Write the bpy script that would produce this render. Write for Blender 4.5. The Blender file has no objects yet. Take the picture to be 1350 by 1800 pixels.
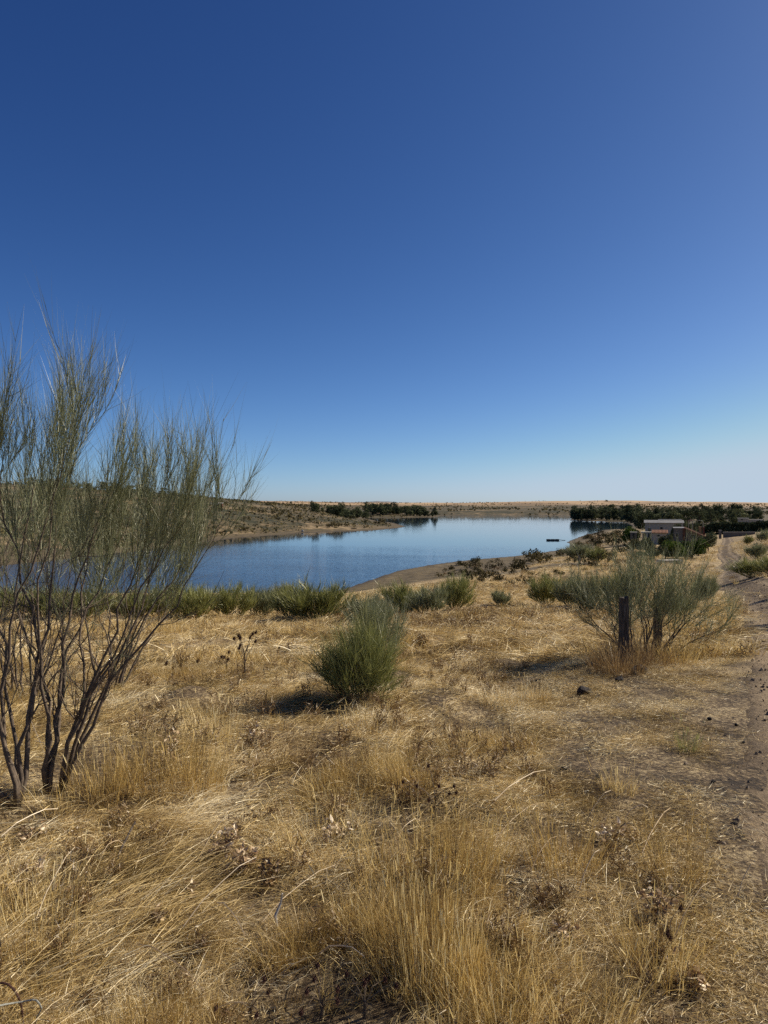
import bpy, math, random
import numpy as np
from math import radians as R, sin, cos, pi

# ------------------------------------------------------------------ camera
scene = bpy.context.scene
C = scene.collection
cam_d = bpy.data.cameras.new('camera'); cam = bpy.data.objects.new('camera', cam_d); C.objects.link(cam)
cam_d.sensor_fit = 'VERTICAL'; cam_d.sensor_height = 36; cam_d.lens = 26
cam_d.clip_start = 0.05; cam_d.clip_end = 60000
cam.location = (0, 0, 0); cam.rotation_euler = (R(90 - 0.44), 0, 0)
scene.camera = cam
# ------------------------------------------------------------------ sky and sun
SUN_EL, SUN_AZ = 35, 69          # azimuth from the view direction towards the right
w = bpy.data.worlds.new('World'); scene.world = w; w.use_nodes = True
nt = w.node_tree; bg = nt.nodes['Background']
sky = nt.nodes.new('ShaderNodeTexSky'); sky.sky_type = 'NISHITA'; sky.sun_disc = False
sky.sun_elevation = R(SUN_EL); sky.sun_rotation = R(SUN_AZ)
sky.air_density = 0.5; sky.dust_density = 0.5; sky.ozone_density = 5; sky.altitude = 0
sp = nt.nodes.new('ShaderNodeSeparateColor'); cb = nt.nodes.new('ShaderNodeCombineColor')
nt.links.new(sky.outputs[0], sp.inputs[0])
for i, (a, g) in enumerate(((0.0670, 1.52), (0.0765, 1.30), (0.1085, 1.03))):   # the camera's deep rendering of a clear sky
    p = nt.nodes.new('ShaderNodeMath'); p.operation = 'POWER'; p.inputs[1].default_value = g
    m = nt.nodes.new('ShaderNodeMath'); m.operation = 'MULTIPLY'; m.inputs[1].default_value = a * 10
    nt.links.new(sp.outputs[i], p.inputs[0]); nt.links.new(p.outputs[0], m.inputs[0]); k = nt.nodes.new('ShaderNodeMath'); k.operation = 'SMOOTH_MIN'; k.inputs[1].default_value = (4.9, 6.0, 7.2)[i]; k.inputs[2].default_value = 2.0
    nt.links.new(m.outputs[0], k.inputs[0]); nt.links.new(k.outputs[0], cb.inputs[i])
nt.links.new(cb.outputs[0], bg.inputs[0]); bg.inputs[1].default_value = 0.076
sun_d = bpy.data.lights.new('sun', 'SUN'); sun_d.energy = 5.0; sun_d.angle = R(0.5); sun_d.color = (1, 0.90, 0.75)
sun = bpy.data.objects.new('sun', sun_d); C.objects.link(sun)
sdir = np.array([sin(R(SUN_AZ)) * cos(R(SUN_EL)), cos(R(SUN_AZ)) * cos(R(SUN_EL)), sin(R(SUN_EL))])
from mathutils import Vector, Matrix
sun.rotation_euler = Vector(sdir).to_track_quat('Z', 'Y').to_euler()
scene.view_settings.view_transform = 'Standard'; scene.view_settings.look = 'None'
scene.view_settings.exposure = 0.4; scene.view_settings.gamma = 1
scene.cycles.max_bounces = 5; scene.cycles.diffuse_bounces = 3; scene.cycles.transmission_bounces = 3
scene.cycles.glossy_bounces = 2; scene.cycles.volume_bounces = 0; scene.cycles.caustics_reflective = False; scene.cycles.use_denoising = False

rng = np.random.default_rng(11); random.seed(5)
F, CX, HY = 1300.0, 675.0, 890.0     # pixels of the 1350 x 1800 photograph

# ------------------------------------------------------------------ helpers
def hash2(ix, iy, seed):
    n = (ix.astype(np.int64) * 374761393 + iy.astype(np.int64) * 668265263 + seed * 974711) & 0xFFFFFFFF
    n = ((n ^ (n >> 13)) * 1274126177) & 0xFFFFFFFF
    return ((n ^ (n >> 16)) & 0xFFFF) / 65535.0
def vnoise(x, y, seed=0):
    x = np.asarray(x, float); y = np.asarray(y, float)
    ix = np.floor(x); iy = np.floor(y); fx = x - ix; fy = y - iy
    fx = fx * fx * (3 - 2 * fx); fy = fy * fy * (3 - 2 * fy)
    a = hash2(ix, iy, seed); b = hash2(ix + 1, iy, seed); c = hash2(ix, iy + 1, seed); d = hash2(ix + 1, iy + 1, seed)
    return (a + (b - a) * fx) * (1 - fy) + (c + (d - c) * fx) * fy
def fbm(x, y, seed=0, o=3):
    s = 0; t = 0; a = 1.0
    for k in range(o):
        s = s + a * vnoise(x * 2 ** k + 13.7 * k, y * 2 ** k - 7.1 * k, seed + k); t += a; a *= 0.5
    return s / t
def sstep(a, b, x):
    t = np.clip((x - a) / (b - a), 0, 1); return t * t * (3 - 2 * t)

def mk_mesh(name, V, quads=None, tris=None, mats=(), tone=None, smooth=False, mi=None):
    V = np.asarray(V, np.float32); me = bpy.data.meshes.new(name)
    q = np.zeros((0, 4), np.int32) if quads is None or len(quads) == 0 else np.asarray(quads, np.int32)
    t = np.zeros((0, 3), np.int32) if tris is None or len(tris) == 0 else np.asarray(tris, np.int32)
    me.vertices.add(len(V)); me.vertices.foreach_set('co', V.ravel())
    nl = q.size + t.size; me.loops.add(nl)
    me.loops.foreach_set('vertex_index', np.concatenate([q.ravel(), t.ravel()]))
    me.polygons.add(len(q) + len(t))
    ls = np.concatenate([np.arange(len(q)) * 4, q.size + np.arange(len(t)) * 3]).astype(np.int32)
    me.polygons.foreach_set('loop_start', ls)
    if mi is not None: me.polygons.foreach_set('material_index', np.asarray(mi, np.int32))
    me.polygons.foreach_set('use_smooth', np.full(len(ls), bool(smooth)))
    for m in mats: me.materials.append(m)
    if tone is not None:
        at = me.attributes.new('tone', 'FLOAT', 'POINT'); at.data.foreach_set('value', np.asarray(tone, np.float32))
    me.update(calc_edges=True)
    return me
def link(name, me, parent=None, loc=None, rz=0, sc=1.0):
    o = bpy.data.objects.new(name, me); C.objects.link(o)
    if parent is not None: o.parent = parent
    if loc is not None: o.location = loc
    if rz: o.rotation_euler = (0, 0, rz)
    if not isinstance(sc, (int, float)) or sc != 1.0: o.scale = (sc,) * 3 if isinstance(sc, (int, float)) else sc
    return o
def tag(o, label=None, cat=None, group=None, kind=None):
    for k, v in (('label', label), ('category', cat), ('group', group), ('kind', kind)):
        if v: o[k] = v
    return o
def thing(name, label, cat, loc, rz=0, group=None, sc=1.0):
    return tag(link(name, None, None, loc, rz, sc), label, cat, group)

class MB:                                        # collects boxes, tubes, loose polygons into one mesh
    def __init__(s): s.V = []; s.Q = []; s.T = []; s.n = 0; s.tn = []
    def add(s, V, Q=None, T=None, tone=0.5):
        V = np.asarray(V, float)
        if Q is not None and len(Q): s.Q.append(np.asarray(Q) + s.n)
        if T is not None and len(T): s.T.append(np.asarray(T) + s.n)
        s.V.append(V); s.tn.append(np.broadcast_to(np.asarray(tone, float), (len(V),))); s.n += len(V)
        return s
    def box(s, x0, x1, y0, y1, z0, z1, rot=0, piv=(0, 0), tone=0.5, bev=0.0):
        P = np.array([(x, y, z) for z in (z0, z1) for x, y in ((x0, y0), (x1, y0), (x1, y1), (x0, y1))], float)
        if rot:
            c, n_ = cos(rot), sin(rot); X = P[:, 0] - piv[0]; Y = P[:, 1] - piv[1]
            P[:, 0] = piv[0] + X * c - Y * n_; P[:, 1] = piv[1] + X * n_ + Y * c
        return s.add(P, [(0, 3, 2, 1), (4, 5, 6, 7), (0, 1, 5, 4), (1, 2, 6, 5), (2, 3, 7, 6), (3, 0, 4, 7)], tone=tone)
    def hexa(s, P, tone=0.5):
        return s.add(P, [(0, 3, 2, 1), (4, 5, 6, 7), (0, 1, 5, 4), (1, 2, 6, 5), (2, 3, 7, 6), (3, 0, 4, 7)], tone=tone)
    def tube(s, pts, rad, sides=6, tone=0.5, cap=True):
        P = np.asarray(pts, float); n = len(P); rad = np.broadcast_to(rad, (n,))
        T = np.gradient(P, axis=0); T /= np.linalg.norm(T, axis=1)[:, None] + 1e-9
        ref = np.array([0.31, 0.17, 0.93]) if abs(T[0, 2]) < 0.8 else np.array([0.97, 0.2, 0.1])
        A = np.cross(T, ref); A /= np.linalg.norm(A, axis=1)[:, None] + 1e-9; B = np.cross(T, A)
        th = np.arange(sides) * 2 * pi / sides
        V = P[:, None] + rad[:, None, None] * (A[:, None] * np.cos(th)[None, :, None] + B[:, None] * np.sin(th)[None, :, None])
        V = V.reshape(-1, 3); i = np.arange(n - 1)[:, None] * sides; j = np.arange(sides)[None]; k = (j + 1) % sides
        Q = np.stack([i + j, i + k, i + k + sides, i + j + sides], -1).reshape(-1, 4)
        T3 = None
        if cap:
            V = np.vstack([V, P[:1], P[-1:]]); a = np.arange(sides); b = (a + 1) % sides; o = n * sides; l = (n - 1) * sides
            T3 = np.vstack([np.stack([b, a, np.full(sides, o)], 1), np.stack([l + a, l + b, np.full(sides, o + 1)], 1)])
        return s.add(V, Q, T3, tone)
    def mesh(s, name, *mats, smooth=False):
        return mk_mesh(name, np.vstack(s.V), np.vstack(s.Q) if s.Q else None, np.vstack(s.T) if s.T else None, mats, np.concatenate(s.tn), smooth)
    def obj(s, name, mat, parent=None, smooth=False, **k): return link(name, s.mesh(name, mat, smooth=smooth), parent, **k)

def ribbons(P0, D, L, bend, wid, tone, segs=3, rg=rng, taper=True):
    """N flat tapering blades: start P0, unit direction D, length L, bend vector (added with t squared)."""
    N = len(P0); t = np.linspace(0, 1, segs + 1)
    P = P0[:, None] + D[:, None] * (L[:, None] * t)[..., None] + bend[:, None] * (t ** 2)[None, :, None]
    r = rg.normal(size=(N, 3)); W = np.cross(D, r); W /= np.linalg.norm(W, axis=1)[:, None] + 1e-9
    ww = wid[:, None] * (1 - 0.9 * t if taper else 1 - 0.3 * t)[None] * 0.5
    A = P - W[:, None] * ww[..., None]; B = P + W[:, None] * ww[..., None]
    V = np.stack([A, B], 2).reshape(-1, 3)
    base = (np.arange(N) * 2 * (segs + 1))[:, None]; k = np.arange(segs)[None] * 2
    Q = np.stack([base + k, base + k + 1, base + k + 3, base + k + 2], -1).reshape(-1, 4)
    return V, Q, np.repeat(tone, 2 * (segs + 1))

# ------------------------------------------------------------------ materials
def nodes(name):
    m = bpy.data.materials.new(name); m.use_nodes = True; n = m.node_tree
    b = n.nodes['Principled BSDF']; b.inputs['Roughness'].default_value = 0.85; b.inputs['Specular IOR Level'].default_value = 0.2
    return m, n, b
def ramp(n, stops, fac):
    r = n.nodes.new('ShaderNodeValToRGB'); e = r.color_ramp.elements
    while len(e) < len(stops): e.new(0.5)
    for x, (p, c) in zip(e, stops): x.position = p; x.color = (*c, 1)
    n.links.new(fac, r.inputs[0]); return r.outputs[0]
def noise(n, scale, detail=4, rough=0.6, vec=None, dist=0):
    t = n.nodes.new('ShaderNodeTexNoise'); t.inputs['Scale'].default_value = scale; t.inputs['Detail'].default_value = detail
    t.inputs['Roughness'].default_value = rough; t.inputs['Distortion'].default_value = dist
    if vec is not None: n.links.new(vec, t.inputs['Vector'])
    return t.outputs['Fac']
def mathn(n, op, a, b=None, c=None, clamp=False):
    m = n.nodes.new('ShaderNodeMath'); m.operation = op; m.use_clamp = clamp
    for i, v in enumerate((a, b, c)):
        if v is None: continue
        if isinstance(v, (int, float)): m.inputs[i].default_value = v
        else: n.links.new(v, m.inputs[i])
    return m.outputs[0]
def mixc(n, fac, a, b, mode='MIX'):
    m = n.nodes.new('ShaderNodeMix'); m.data_type = 'RGBA'; m.blend_type = mode
    for s, v in ((m.inputs[0], fac), (m.inputs[6], a), (m.inputs[7], b)):
        if isinstance(v, (int, float)): s.default_value = v
        elif isinstance(v, tuple): s.default_value = (*v, 1)
        else: n.links.new(v, s)
    return m.outputs[2]
def attr(n, name):
    a = n.nodes.new('ShaderNodeAttribute'); a.attribute_name = name; return a.outputs['Fac']
def objpos(n): return n.nodes.new('ShaderNodeTexCoord').outputs['Object']
def worldpos(n): return n.nodes.new('ShaderNodeNewGeometry').outputs['Position']
def bump(n, b, h, strength=0.5, dist=0.02):
    x = n.nodes.new('ShaderNodeBump'); x.inputs['Strength'].default_value = strength; x.inputs['Distance'].default_value = dist
    n.links.new(h, x.inputs['Height']); n.links.new(x.outputs[0], b.inputs['Normal'])
def plain(name, c, c2=None, scale=8, rough=0.85, bs=0.3, bd=0.01):
    m, n, b = nodes(name); c2 = c2 or tuple(v * 0.7 for v in c)
    f = noise(n, scale, 5, 0.65, objpos(n)); n.links.new(ramp(n, [(0.3, c2), (0.7, c)], f), b.inputs['Base Color'])
    b.inputs['Roughness'].default_value = rough; bump(n, b, noise(n, scale * 3, 4, 0.6, objpos(n)), bs, bd); return m
def leafy(name, stops, trans=0.2, rand=0.35, patch=1.2, pscale=0.5, gloss=0.05):
    """thin plant matter: colour from the per-blade tone, the instance's random number and where it grows"""
    m, n, b = nodes(name); n.nodes.remove(b)
    oi = n.nodes.new('ShaderNodeObjectInfo').outputs['Random']
    f = mathn(n, 'MULTIPLY_ADD', mathn(n, 'SUBTRACT', oi, 0.5), rand, attr(n, 'tone'))
    pn = mathn(n, 'SUBTRACT', noise(n, pscale, 2, 0.5, worldpos(n)), 0.5)
    f = mathn(n, 'MULTIPLY_ADD', pn, patch, f, clamp=True)
    col = ramp(n, stops, f)
    d = n.nodes.new('ShaderNodeBsdfDiffuse'); t = n.nodes.new('ShaderNodeBsdfTranslucent'); mx = n.nodes.new('ShaderNodeMixShader')
    n.links.new(col, d.inputs[0]); n.links.new(col, t.inputs[0]); mx.inputs[0].default_value = trans
    n.links.new(d.outputs[0], mx.inputs[1]); n.links.new(t.outputs[0], mx.inputs[2])
    g = n.nodes.new('ShaderNodeBsdfGlossy'); g.inputs['Roughness'].default_value = 0.45; g.inputs[0].default_value = (0.9, 0.88, 0.8, 1)
    m2 = n.nodes.new('ShaderNodeMixShader'); m2.inputs[0].default_value = gloss
    n.links.new(mx.outputs[0], m2.inputs[1]); n.links.new(g.outputs[0], m2.inputs[2])
    n.links.new(m2.outputs[0], n.nodes['Material Output'].inputs[0]); return m

STRAW = [(0.0, (0.06, 0.036, 0.016)), (0.28, (0.23, 0.148, 0.050)), (0.52, (0.51, 0.36, 0.128)), (0.78, (0.77, 0.585, 0.27)), (1.0, (0.86, 0.75, 0.50))]
M_straw = leafy('dry_straw', STRAW, pscale=1.5, patch=1.7)
M_gold = leafy('golden_grass', [(0.0, (0.14, 0.08, 0.026)), (0.4, (0.45, 0.30, 0.092)), (0.78, (0.73, 0.54, 0.20)), (1.0, (0.88, 0.74, 0.42))], trans=0.3, pscale=1.3, patch=1.5)
M_brown = leafy('brown_weeds', [(0.0, (0.08, 0.042, 0.018)), (0.5, (0.21, 0.125, 0.05)), (1.0, (0.42, 0.29, 0.13))])
M_pale = leafy('pale_dead_leaf', [(0.0, (0.26, 0.15, 0.07)), (0.5, (0.52, 0.38, 0.22)), (1.0, (0.78, 0.66, 0.48))])
M_broom = leafy('broom_twigs', [(0.0, (0.07, 0.08, 0.022)), (0.4, (0.205, 0.215, 0.062)), (0.75, (0.37, 0.37, 0.125)), (1.0, (0.58, 0.56, 0.30))], trans=0.25, rand=0.15, patch=0.3)
M_silver = leafy('silvery_broom_twigs', [(0.0, (0.065, 0.08, 0.04)), (0.4, (0.175, 0.19, 0.092)), (0.75, (0.33, 0.335, 0.18)), (1.0, (0.60, 0.60, 0.44))], trans=0.25, rand=0.15, patch=0.3)
M_scrub = leafy('dark_scrub', [(0.0, (0.022, 0.018, 0.010)), (0.5, (0.055, 0.050, 0.024)), (1.0, (0.12, 0.10, 0.05))], trans=0.15, gloss=0.0, rand=0.9, patch=0.3)
M_olive = leafy('olive_scrub', [(0.0, (0.03, 0.028, 0.012)), (0.5, (0.085, 0.075, 0.033)), (1.0, (0.19, 0.15, 0.075))], trans=0.15, gloss=0.0, rand=0.7, patch=0.3)
M_tree = leafy('tree_foliage', [(0.0, (0.022, 0.030, 0.016)), (0.5, (0.075, 0.088, 0.045)), (1.0, (0.18, 0.19, 0.10))], gloss=0.0, trans=0.12, rand=0.6, patch=0.2)
M_garden = leafy('garden_foliage', [(0.0, (0.015, 0.028, 0.006)), (0.5, (0.045, 0.080, 0.016)), (1.0, (0.11, 0.15, 0.035))], gloss=0.0, trans=0.2, rand=0.5, patch=0.2)
M_bark = plain('broom_bark', (0.19, 0.145, 0.105), (0.06, 0.046, 0.035), 30, 0.9, 0.6, 0.004)
M_barkl = plain('pale_bark', (0.20, 0.15, 0.10), (0.09, 0.065, 0.045), 12, 0.9)
M_wood = plain('weathered_post', (0.12, 0.095, 0.075), (0.03, 0.023, 0.018), 14, 0.95, 0.8, 0.01)
m, n, b = nodes('weathered_post'); mp = n.nodes.new('ShaderNodeMapping'); mp.inputs['Scale'].default_value = (1, 1, 0.06); n.links.new(objpos(n), mp.inputs[0]); g_ = noise(n, 90, 5, 0.7, mp.outputs[0]); n.links.new(ramp(n, [(0.38, (0.018, 0.014, 0.011)), (0.5, (0.085, 0.066, 0.05)), (0.68, (0.19, 0.16, 0.13))], g_), b.inputs['Base Color']); bump(n, b, g_, 0.9, 0.01); M_wood = m
M_rock = plain('dark_rock', (0.10, 0.085, 0.075), (0.035, 0.03, 0.027), 9, 0.9, 0.9, 0.02)
M_white = plain('white_paint', (0.36, 0.335, 0.29), (0.26, 0.245, 0.21), 1.5, 0.7)
M_grey = plain('grey_render', (0.155, 0.14, 0.12), (0.10, 0.09, 0.08), 1.2, 0.8)
M_roofg = plain('grey_sheet_roof', (0.26, 0.25, 0.235), (0.17, 0.165, 0.155), 0.8, 0.6)
M_terra = plain('terracotta', (0.30, 0.155, 0.095), (0.18, 0.09, 0.055), 2.5, 0.85)
M_dark = plain('dark_opening', (0.02, 0.02, 0.022), (0.012, 0.012, 0.013), 3, 0.4)
M_ochre = plain('ochre_chimney', (0.30, 0.20, 0.10), None, 3)
M_brickd = plain('brown_chimney', (0.13, 0.06, 0.04), None, 3)
M_float = plain('black_plastic', (0.022, 0.024, 0.03), None, 3, 0.5)
M_deck = plain('pale_board', (0.50, 0.47, 0.42), (0.36, 0.33, 0.28), 4, 0.8)
M_metal = plain('rusty_metal', (0.10, 0.045, 0.03), (0.035, 0.02, 0.015), 60, 0.6)
M_wire = plain('galvanised_wire', (0.36, 0.36, 0.31), (0.2, 0.2, 0.17), 80, 0.45)
M_thist = plain('thistle_head', (0.075, 0.032, 0.024), (0.025, 0.012, 0.01), 60, 0.95)

# ------------------------------------------------------------------ terrain heights
COL = [-600, 0, 200, 350, 430, 500, 600, 700, 800, 900, 1000, 1060, 1110, 1200, 1270, 1350, 1900]
YS = [0.5, 4, 7.5, 15, 27, 40, 72, 110, 150, 216, 300, 420, 600, 900, 1500, 3000, 12000]
TAB = {
 -600: [-1.5, -1.5, -1.9, -2.7, -4.0, -5.2, -8, -11, -11, -7, 8, 18, 20, 18, 18, 24, 0],
 0:   [-1.6, -1.6, -1.98, -2.8, -4.1, -5.3, -8.3, -11.2, -11.5, -8, 5, 14, 16, 14, 14, 22, 0],
 200: [-1.6, -1.6, -1.98, -2.8, -4.1, -5.3, -8.3, -11.2, -11.5, -10, -1, 9.7, 10, 9, 11, 21, 0],
 350: [-1.6, -1.6, -1.98, -2.8, -4.1, -5.3, -8.3, -11.2, -11.5, -11.5, -8.5, 3, 8.1, 9, 10, 20.5, 0],
 430: [-1.6, -1.61, -1.98, -2.8, -4.1, -5.3, -8.3, -11.2, -11.5, -11.5, -11.7, -3, 3.6, 5, 8, 19.5, 0],
 500: [-1.6, -1.61, -1.98, -2.8, -4.05, -5.3, -8.5, -11.2, -11.5, -11.5, -11.7, -7, -1, 1, 4, 17, 0],
 600: [-1.6, -1.62, -1.98, -2.75, -4.0, -5.3, -8.6, -11.5, -11.5, -11.5, -11.7, -9.5, -7, -6, 1, 14, 0],
 700: [-1.6, -1.62, -1.98, -2.75, -3.9, -5.0, -7.6, -10.4, -11.6, -11.5, -11.7, -11.8, -11.5, -11, 1, 12.7, 0],
 800: [-1.6, -1.62, -1.99, -2.7, -3.8, -4.8, -6.9, -9.3, -11.3, -11.6, -11.7, -11.8, -11.5, -11.3, 1.5, 11.5, 0],
 900: [-1.6, -1.62, -1.99, -2.7, -3.75, -4.7, -6.6, -8.6, -10.6, -11.6, -11.7, -11.8, -11.5, -11.3, 2, 11.5, 0],
 1000: [-1.6, -1.62, -1.95, -2.65, -3.7, -4.5, -6.3, -8.1, -9.8, -11.3, -11.7, -11.7, -11, -11.3, 2, 11, 0],
 1060: [-1.6, -1.62, -1.92, -2.6, -3.65, -4.45, -6.2, -7.7, -8.8, -10.2, -11, -11.4, -11, -9, 2, 10, 0],
 1110: [-1.6, -1.62, -1.90, -2.6, -3.6, -4.4, -6.1, -7.3, -8.2, -9.4, -10.2, -10.8, -10.2, -8, 1.5, 10, 0],
 1200: [-1.6, -1.62, -1.88, -2.5, -3.5, -4.4, -6.1, -7.2, -8.1, -9.2, -10, -10.5, -9.5, -7, 1, 9, 0],
 1270: [-1.6, -1.62, -1.86, -2.4, -3.4, -4.4, -6.1, -7.2, -8.0, -9.1, -9.8, -10.3, -9, -7, 1, 8, 0],
 1350: [-1.6, -1.62, -1.85, -2.3, -2.9, -3.4, -4.1, -4.6, -5.2, -7.5, -9, -10, -8.5, -6.5, 0, 6, 0],
 1900: [-1.6, -1.6, -1.8, -1.9, -2.0, -2.2, -2.5, -3.0, -3.5, -5, -7, -8, -7, -5, 0, 6, 0]}
GU = np.linspace((-600 - CX) / F, (1900 - CX) / F, 420); GL = np.linspace(math.log(0.5), math.log(12000), 420)
_t = np.array([TAB[c] for c in COL]); _u = (np.array(COL) - CX) / F; _l = np.log(YS)
_a = np.array([np.interp(GL, _l, r) for r in _t]); GRID = np.array([np.interp(GU, _u, _a[:, j]) for j in range(len(GL))]).T
def blur(G, s, ax):
    k = np.exp(-0.5 * (np.arange(-3 * s, 3 * s + 1) / s) ** 2); k /= k.sum()
    P = np.pad(G, [(3 * s, 3 * s) if a == ax else (0, 0) for a in (0, 1)], mode='edge')
    return np.apply_along_axis(lambda v: np.convolve(v, k, 'valid'), ax, P)
GRID = blur(blur(GRID, 5, 0), 5, 1)
def lake(pts): return np.array([((px - CX) / F * 15600 / (py - HY), 15600 / (py - HY)) for px, py in pts])
WAT = lake([(-500, 1052), (0, 1049), (300, 1046), (590, 1040), (612, 1033), (650, 1020), (700, 1003), (750, 994), (800, 987), (850, 982), (900, 978), (950, 971.5), (990, 966), (1002, 961), (1001, 956), (996, 953),
            (1015, 945), (1027, 941), (1040, 938), (1062, 931), (1098, 930), (1112, 924), (1098, 918), (1050, 916.5), (1003, 915), (1000, 914), (1012, 911), (1030, 909), (1010, 907), (960, 906), (900, 905.7), (840, 905.9), (780, 906), (773, 907.6), (771, 909),
            (735, 909.5), (700, 910), (660, 909.5), (643, 911), (662, 915.5), (690, 918.5), (714, 925.2), (706, 927.5), (662, 932), (625, 934), (590, 934.2), (560, 936), (532, 936.5), (505, 940), (475, 941.5), (445, 944), (417, 945.5), (367, 952), (330, 957), (300, 961), (245, 968), (190, 974), (100, 985), (-50, 1000), (-500, 1014)])
def polydist(x, y, P):
    x = np.asarray(x, float); y = np.asarray(y, float); best = np.full(x.shape, 1e18); ins = np.zeros(x.shape, bool)
    for (ax, ay), (bx, by) in zip(P, np.roll(P, -1, 0)):
        dx, dy = bx - ax, by - ay; t = np.clip(((x - ax) * dx + (y - ay) * dy) / (dx * dx + dy * dy), 0, 1)
        best = np.minimum(best, (x - ax - t * dx) ** 2 + (y - ay - t * dy) ** 2)
        c = ((ay > y) != (by > y)); ins ^= c & (x < (bx - ax) * (y - ay) / (by - ay + 1e-12) + ax)
    return np.where(ins, -1, 1) * np.sqrt(best)
# centre line of the dirt track: left verge measured in the photograph, 1.35 m half width
HW = 1.0
_L = np.array([(0.55, -12), (0.45, -6), (0.42, -2), (0.50, 1.0), (1.03, 2.3), (2.15, 4.6), (3.53, 7.5), (5.2, 11), (6.95, 15), (9.4, 20.5), (12.2, 27), (17.9, 40), (25.2, 56), (32.5, 72), (40, 88.5), (49.9, 110), (58.6, 129), (68.6, 150), (84, 183), (99.5, 216), (112, 243), (118, 262)])
_tl = np.gradient(_L, axis=0); _tl /= np.linalg.norm(_tl, axis=1)[:, None]
TRK = _L + np.stack([_tl[:, 1], -_tl[:, 0]], 1) * HW
_d = np.r_[0, np.cumsum(np.linalg.norm(np.diff(TRK, axis=0), axis=1))]; _q = np.arange(0, _d[-1], 3.0)
_p = np.stack([np.interp(_q, _d, TRK[:, 0]), np.interp(_q, _d, TRK[:, 1])], 1); _g = np.gradient(_p, axis=0); _g /= np.linalg.norm(_g, axis=1)[:, None]
TRK = _p + np.stack([_g[:, 1], -_g[:, 0]], 1) * ((fbm(_q / 14, _q * 0, 83) - 0.5) * 1.1 * sstep(12, 35, _q))[:, None]      # gentle bends
def trackdist(x, y):
    best = np.full(np.shape(x), 1e18)
    for (ax, ay), (bx, by) in zip(TRK[:-1], TRK[1:]):
        dx, dy = bx - ax, by - ay; t = np.clip(((x - ax) * dx + (y - ay) * dy) / (dx * dx + dy * dy), 0, 1)
        best = np.minimum(best, (x - ax - t * dx) ** 2 + (y - ay - t * dy) ** 2)
    return np.sqrt(best)
def H(x, y, under=True, full=False):
    x = np.atleast_1d(np.asarray(x, float)); y = np.atleast_1d(np.asarray(y, float)); r = np.hypot(x, y)
    Y = np.maximum(np.maximum(y, r * 0.5), 0.5001); u = np.clip(x / Y, GU[0] + 1e-6, GU[-1] - 1e-6); l = np.clip(np.log(Y), GL[0], GL[-1] - 1e-6)
    fi = (u - GU[0]) / (GU[1] - GU[0]); fj = (l - GL[0]) / (GL[1] - GL[0]); i = fi.astype(int); j = fj.astype(int); a = fi - i; b = fj - j
    j1 = np.minimum(j + 1, len(GL) - 1); i1 = np.minimum(i + 1, len(GU) - 1)
    z = (GRID[i, j] * (1 - a) + GRID[i1, j] * a) * (1 - b) + (GRID[i, j1] * (1 - a) + GRID[i1, j1] * a) * b
    d = polydist(x, y, WAT); td = trackdist(x, y); off = sstep(HW - 0.1, HW + 2.4, td)
    near = 1 - sstep(25, 60, r)
    z = z + off * near * ((fbm(x / 0.75, y / 0.75, 3) - 0.5) * 0.25 + (fbm(x / 2.2, y / 2.2, 9) - 0.5) * 0.30)
    land = sstep(4, 60, d)
    z = z + off * land * (1 - near) * ((fbm(x / 14, y / 14, 21) - 0.5) * 0.7) + land * sstep(150, 500, r) * (fbm(x / 70, y / 70, 31) - 0.5) * 3.0 * (1 - sstep(300, 500, r) * 0.3)
    z = z + sstep(1200, 3000, r) * ((fbm(x / 450, y / 450, 41) - 0.5) * 16 + (fbm(x / 900, y / 900, 44) - 0.5) * 34)
    s = sstep(-2, 30 + 0.04 * r, d)
    up = -12 + np.maximum(z + 12, 0.35) * s + np.clip(d, 0, 6) * 0.02 + land * (fbm(x / 9, y / 9, 51) - 0.5) * 0.25 * (1 - near)
    jag = sstep(0, 3, d) * (1 - sstep(8, 22, d)) * (fbm(x / 2.5, y / 2.5, 61) - 0.35) * 0.5 * (1 - near)
    z = np.where(d < 0, -12 - np.minimum(0.03 + 0.08 * -d, 3), np.maximum(up + jag, -11.97))
    if under: z = z - 0.065 * (1 - sstep(HW - 0.35, HW - 0.12, td))
    return (z, d, td) if full else z
def h1(x, y): return float(H(x, y)[0])
def px2w(px, py, Y): return np.array([(px - CX) / F * Y, Y, -(py - HY) / F * Y])
_YR = np.exp(np.linspace(math.log(1.6), math.log(2500), 1500))
def G(px, py):
    """ground point seen at a photo pixel"""
    u = (px - CX) / F; z = H(u * _YR, _YR); k = np.nonzero(-(py - HY) / F * _YR < z)[0]
    Y = _YR[k[0]] if len(k) else 2500.0
    return np.array([u * Y, Y, h1(u * Y, Y)])
def at(px, Y):
    x = (px - CX) / F * Y; return np.array([x, Y, h1(x, Y)])

# terrain mesh: polar sheet centred under the camera, fine in front
th = np.concatenate([np.linspace(-34, 34, 330), np.linspace(36, 324, 90)]) * pi / 180
rr = np.concatenate([[0.25], np.exp(np.arange(math.log(0.5), math.log(1.8), 0.1)), np.exp(np.arange(math.log(1.8), math.log(45), 0.0135)), np.exp(np.arange(math.log(45), math.log(1100), 0.0155)), np.exp(np.arange(math.log(1100), math.log(12500), 0.04))])
TH, RR = np.meshgrid(th, rr); X = (RR * np.sin(TH)).ravel(); Y = (RR * np.cos(TH)).ravel()
Z, D_, TD = H(X, Y, full=True)
nr, na = TH.shape; i = np.arange(nr - 1)[:, None] * na; j = np.arange(na)[None]; k = (j + 1) % na
Q = np.stack([i + j, i + k, i + k + na, i + j + na], -1).reshape(-1, 4)
V = np.vstack([np.stack([X, Y, Z], 1), [[0, 0, -1.6]]])
T = np.stack([np.full(na, nr * na), (np.arange(na) + 1) % na, np.arange(na)], 1)

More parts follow.
